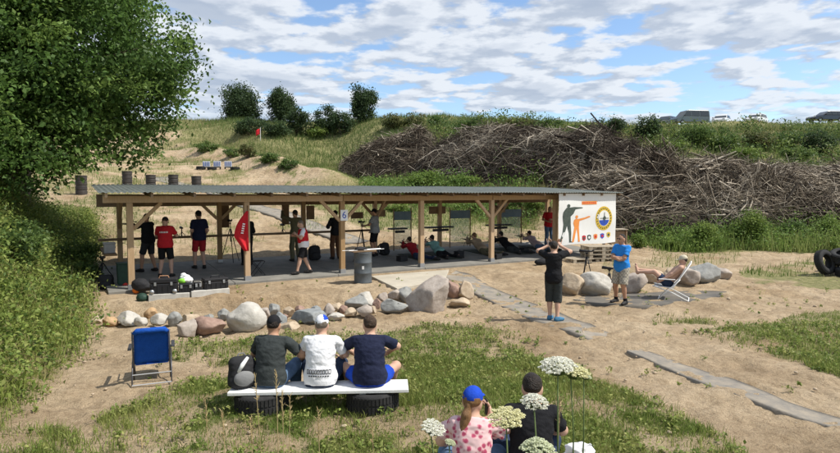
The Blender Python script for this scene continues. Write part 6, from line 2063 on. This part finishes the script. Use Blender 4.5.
# ------------------------------------------------------------------ parked cars on the crest
M_wind = mat('car_glass', (0.03, 0.04, 0.05), rough=.06, spec=.6)
M_lampm = mat('car_lamp', (.7, .7, .68), rough=.2)
M_tail = mat('tail_lamp', (.35, .01, .01), rough=.3)
def car(label, u, y, heading, kind, paint, group='cars parked along the crest', dz=0.0):
    x = (u - 420) / FPX * y
    t = thing('parked_car' if kind != 'van' else 'parked_van', label, 'van' if kind == 'van' else 'car', (x, y, Zf(x, y) + dz), heading, group)
    t.scale = (.82,) * 3
    t.location.z += .22
    if kind == 'van':
        Lh, W, bl, tp = 2.45, .93, 1.12, 1.95
        body = [(-Lh, .35), (Lh * .98, .35), (Lh, .75), (Lh * .93, .95), (1.55, bl), (-Lh, bl)]
        roof = [(1.55, bl), (.92, tp - .05), (.6, tp), (-Lh + .12, tp), (-Lh, tp - .12), (-Lh, bl)]
        wins = [(1.36, 1.16, .94, 1.78, .30), (.20, 1.16, .20, 1.82, -.95), (-1.05, 1.16, -1.05, 1.82, -2.3)]
    else:
        Lh, W, bl, tp = (2.25, .88, .92, 1.47) if kind == 'estate' else (2.0, .86, .92, 1.48)
        body = [(-Lh, .32), (Lh * .97, .32), (Lh, .6), (Lh * .9, .78), (1.0, bl), (-Lh * .97, bl), (-Lh, .7)]
        r0 = -Lh * (.92 if kind == 'estate' else .88)
        roof = [(1.0, bl), (.28, tp - .03), (0, tp), (r0 + .55, tp), (r0 + .25, tp - .07), (r0 - .03, bl)]
        wins = [(.82, bl + .03, .30, tp - .10, -.15), (-.2, bl + .03, -.2, tp - .10, -1.0), (-1.06, bl + .03, -1.06, tp - .12, r0 + .32)]
    mb = MB()
    mb.prism(body, -W, W)
    mb.build('body', paint, t, bev=.05)
    mb = MB()
    mb.prism(roof, -W, W, xf=lambda v: Vector((v.x, v.y * (1 - .20 * max(0, v.z - bl) / (tp - bl)), v.z + .003)))
    mb.build('cabin', paint, t, bev=.04)
    yy = lambda z: W * (1 - .20 * max(0, z - bl) / (tp - bl)) + .006
    for sgn in (-1, 1):
        for (xa, za, xb, zb_, xc) in wins:
            mb = MB(); mb.add([(xa, sgn * yy(za), za), (xc, sgn * yy(za), za), (xc, sgn * yy(zb_), zb_), (xb, sgn * yy(zb_), zb_)], [(0, 1, 2, 3)] if sgn < 0 else [(3, 2, 1, 0)])
            o = mb.build('side_window', M_wind, t); md = o.modifiers.new('thickness', 'SOLIDIFY'); md.thickness = .012
        for wx in (-Lh * .62, Lh * .64):
            wh = MB(); wh.lathe([(.20, -.1), (.31, -.1), (.33, -.06), (.33, .06), (.31, .1), (.20, .1)], 24, (wx, sgn * (W - .09), .33), Matrix.Rotation(math.pi / 2, 3, 'X'), closed=True); w1 = wh.build('wheel', M_rub, t, smooth=True)
            wh = MB(); wh.lathe([(0, -.08), (.2, -.08), (.2, .08), (0, .08)], 18, (wx, sgn * (W - .09), .33), Matrix.Rotation(math.pi / 2, 3, 'X')); wh.build('rim', M_steel, w1)
        mb = MB(); mb.box((Lh * .95, sgn * W * .74, .70), (.12, .30, .13)); mb.build('headlight', M_lampm, t, bev=.02)
        mb = MB(); mb.box((-Lh + .01, sgn * W * .84, .85), (.06, .16, .26)); mb.build('tail_light', M_tail, t, bev=.01)
        mb = MB(); mb.box((wins[0][0] - .02, sgn * (W + .10), bl + .08), (.10, .18, .12)); mb.build('mirror', M_black, t, bev=.02)
    (xa, za), (xb, zb_) = roof[0], roof[1]
    mb = MB(); o_ = .012
    q0 = [(xa + o_ - .04, -W * .9, za + .05), (xa + o_ - .04, W * .9, za + .05), (xb + o_ + .03, W * .76, zb_ - .04), (xb + o_ + .03, -W * .76, zb_ - .04)]
    mb.add(q0, [(0, 1, 2, 3)]); o = mb.build('windscreen', M_wind, t); o.modifiers.new('thickness', 'SOLIDIFY').thickness = .012
    (xa, za), (xb, zb_) = roof[-1], roof[-2]
    mb = MB(); mb.add([(xa - o_, W * .86, za + .08), (xa - o_, -W * .86, za + .08), (xb - o_, -W * .74, zb_ - .02), (xb - o_, W * .74, zb_ - .02)], [(0, 1, 2, 3)]); o = mb.build('rear_window', M_wind, t); o.modifiers.new('thickness', 'SOLIDIFY').thickness = .012
    return t
P_dk = mat('van_paint_sky_tint', (0.09, 0.115, 0.125), rough=.3, coat=.6)  # dark van paint lightened and blued: sky reflection put into the colour
P_wh = mat('white_car_paint', (.72, .72, .72), rough=.3, coat=.6)
P_bk = mat('black_car_paint', (.015, .016, .02), rough=.25, coat=.6)
P_sl = mat('silver_car_paint', (.45, .46, .48), rough=.3, metal=.5, coat=.5)
CY = 66.5
car('big dark van parked on the crest, tallest of the vehicles', 687, CY, math.pi + .15, 'van', P_dk)
car('low black car parked left of the big dark van', 664, CY + 4, math.pi + .7, 'hatch', P_bk)
car('small white car parked just right of the big dark van', 719, CY + 1, math.pi + .9, 'hatch', P_wh)
car('white estate car parked by itself in the middle of the crest', 753, CY + 1, math.pi + .75, 'estate', P_wh)
car('dark blue car parked on the crest near the right edge', 822, CY - 1, math.pi + .1, 'estate', mat('blue_black_paint', (.02, .03, .05), rough=.25, coat=.6))
car('silver car parked at the right edge of the crest', 846, CY + 2, math.pi + .3, 'estate', P_sl)

# ------------------------------------------------------------------ wild carrot plants close to the camera
M_stem = mat('carrot_stem', (0.10, 0.14, 0.045), rough=.6, var=.2)
M_flor = mat('carrot_florets', (0.6, 0.6, 0.45), rough=.7, attr='tint', trans=.25)
def umbel_plant(label, u, v, y, w_px, tilt=(0, 0), tintc=(.62, .62, .50), base_dx=.02, seed=0, rise=.3, flat_=.35):
    rs_ = np.random.default_rng(700 + seed)
    top = at(u, v, y)
    rad = .92 * w_px * y / FPX / 2
    bx_, by_ = top[0] + base_dx, y + .05
    base = np.array(on(bx_, by_, -.03))
    t = thing('wild_carrot', label, 'plant', tuple(base), 0, 'wild carrot plants close to the camera')
    T = top - base
    axis = Matrix.Rotation(tilt[0], 3, 'X') @ Matrix.Rotation(tilt[1], 3, 'Y')
    node = Vector(T) - axis @ Vector((0, 0, rad * .95))
    mb = MB(); mb.tube([(0, 0, 0), Vector((T[0] * .15, T[1] * .2 + .015, T[2] * .45)), Vector((T[0] * .7, T[1] * .7, T[2] * .78)), node], [.0034, .003, .0026, .0019], 7)
    mb.build('stem', M_stem, t, smooth=True)
    rays = MB(); cs = []; sz = []
    n = 56
    for k in range(n):
        r = rad * math.sqrt((k + .5) / n); a = k * 2.39996 + rs_.normal(0, .1)
        e = Vector((r * math.cos(a), r * math.sin(a), rad * (.95 - flat_ * (r / rad) ** 2) + rs_.normal(0, .02 * rad)))
        e2 = node + axis @ e
        m1 = node + axis @ Vector((e.x * .55, e.y * .55, e.z * .42))
        rays.tube([node, m1, e2], [.0010, .0008, .0006], 4, False)
        ur = rad * .185
        q = rs_.normal(size=(60, 3)); q /= np.linalg.norm(q, axis=1, keepdims=True); q[:, 2] = np.abs(q[:, 2]) * .45
        q[:, :2] *= rs_.uniform(.1, 1, (60, 1)) ** .5
        cs.append(np.array(e2) + q * ur)
    rays.build('rays', M_stem, t)
    c = np.concatenate(cs)
    vv, F = leaf_quads(c, rad * .10, rs_, .8, .95, .1)
    tt = np.array(tintc) * (1 + rs_.normal(0, .12, (len(c), 1)))
    np_mesh('umbel', vv, F, M_flor, t, tint=np.repeat(np.clip(tt, 0, .85), 4, 0))
    # feathery stem leaves
    lv = MB()
    for k in range(5):
        f = .1 + .13 * k; a = rs_.uniform(0, 6.28)
        b = Vector((T[0] * f * .6, T[1] * f * .6 + .01, T[2] * f)); e = b + Vector((math.cos(a) * .10, math.sin(a) * .10, .05))
        lv.tube([b, b.lerp(e, .5) + Vector((0, 0, .02)), e], [.0016, .0012, .0005], 4)
        for j in range(7):
            g = .3 + .1 * j; c0 = b.lerp(e, g) + Vector((0, 0, .02 * (1 - abs(2 * g - 1))))
            for s in (-1, 1):
                dd_ = Vector((-math.sin(a) * s, math.cos(a) * s, .25)) * .03 + Vector((math.cos(a), math.sin(a), 0)) * .012
                lv.tube([c0, c0 + dd_], [.0012, .0004], 3)
    lv.build('leaf', M_stem, t)
WH, GN, YL = (.80, .79, .68), (.62, .65, .45), (.72, .69, .42)
umbel_plant('tallest white wild carrot umbel at the right of the front pair', 557, 361, 1.75, 38, (R(10), R(-6)), WH, .03, 1)
umbel_plant('yellowish wild carrot umbel just right of the tallest white umbel', 575, 366, 1.85, 34, (R(8), R(14)), YL, .01, 2)
umbel_plant('white wild carrot umbel in front of the black shirt man back', 535.5, 396.5, 1.6, 29, (R(14), R(4)), WH, .045, 3, flat_=.6)
umbel_plant('flat cream wild carrot umbel between the woman and the black shirt man', 506, 415, 1.55, 38, (R(16), R(-4)), YL, .04, 4, flat_=.2)
umbel_plant('lowest greenish wild carrot umbel at the bottom below the black shirt man', 540, 440, 1.35, 39, (R(-4), R(8)), GN, .02, 5, flat_=.7)
umbel_plant('half open white wild carrot umbel left of the woman in the blue cap', 434, 426, 1.6, 26, (R(20), R(16)), WH, .05, 6, flat_=.2)
umbel_plant('small pale wild carrot umbel in front of the rose print blouse', 451, 441, 1.5, 12, (R(10), R(20)), GN, .03, 7)
umbel_plant('small green wild carrot umbel on the thin stem at the far right of its group', 586, 374, 1.95, 14, (R(0), R(20)), GN, .0, 8)
# dry seed heads of grass close to the camera
mb = MB(); rs = np.random.default_rng(31)
V_, F_ = [], []
for (u0, v0, u1, y) in ((255, 376, 270, 2.3), (276, 372, 279, 2.2), (282, 392, 285, 2.1), (222, 412, 233, 1.9), (250, 418, 262, 2.0), (290, 396, 284, 2.3), (560, 398, 556, 2.2), (318, 410, 322, 2.0), (205, 398, 214, 2.2), (140, 424, 150, 2.2), (372, 420, 378, 2.3)):
    top = at(u0, v0, y); b = at(u1, 453, y); g = np.array(on(b[0], y + .02))
    mid = (top + g) / 2 + np.array([(b[0] - g[0]) * .6, 0, 0])
    mb.tube([g, mid, top], [.0022, .0018, .0012], 5)
    d = unit(top - mid)
    for k in range(26):
        c = top - d * .004 * k
        e = c + d * .012 + rs.normal(0, .006, 3)
        mb.tube([c, e], [.0017, .0006], 4)
o = mb.build('dry_grass', mat('straw', (.40, .30, .15), rough=.8, var=.2), None)
tag(o, kind='stuff')
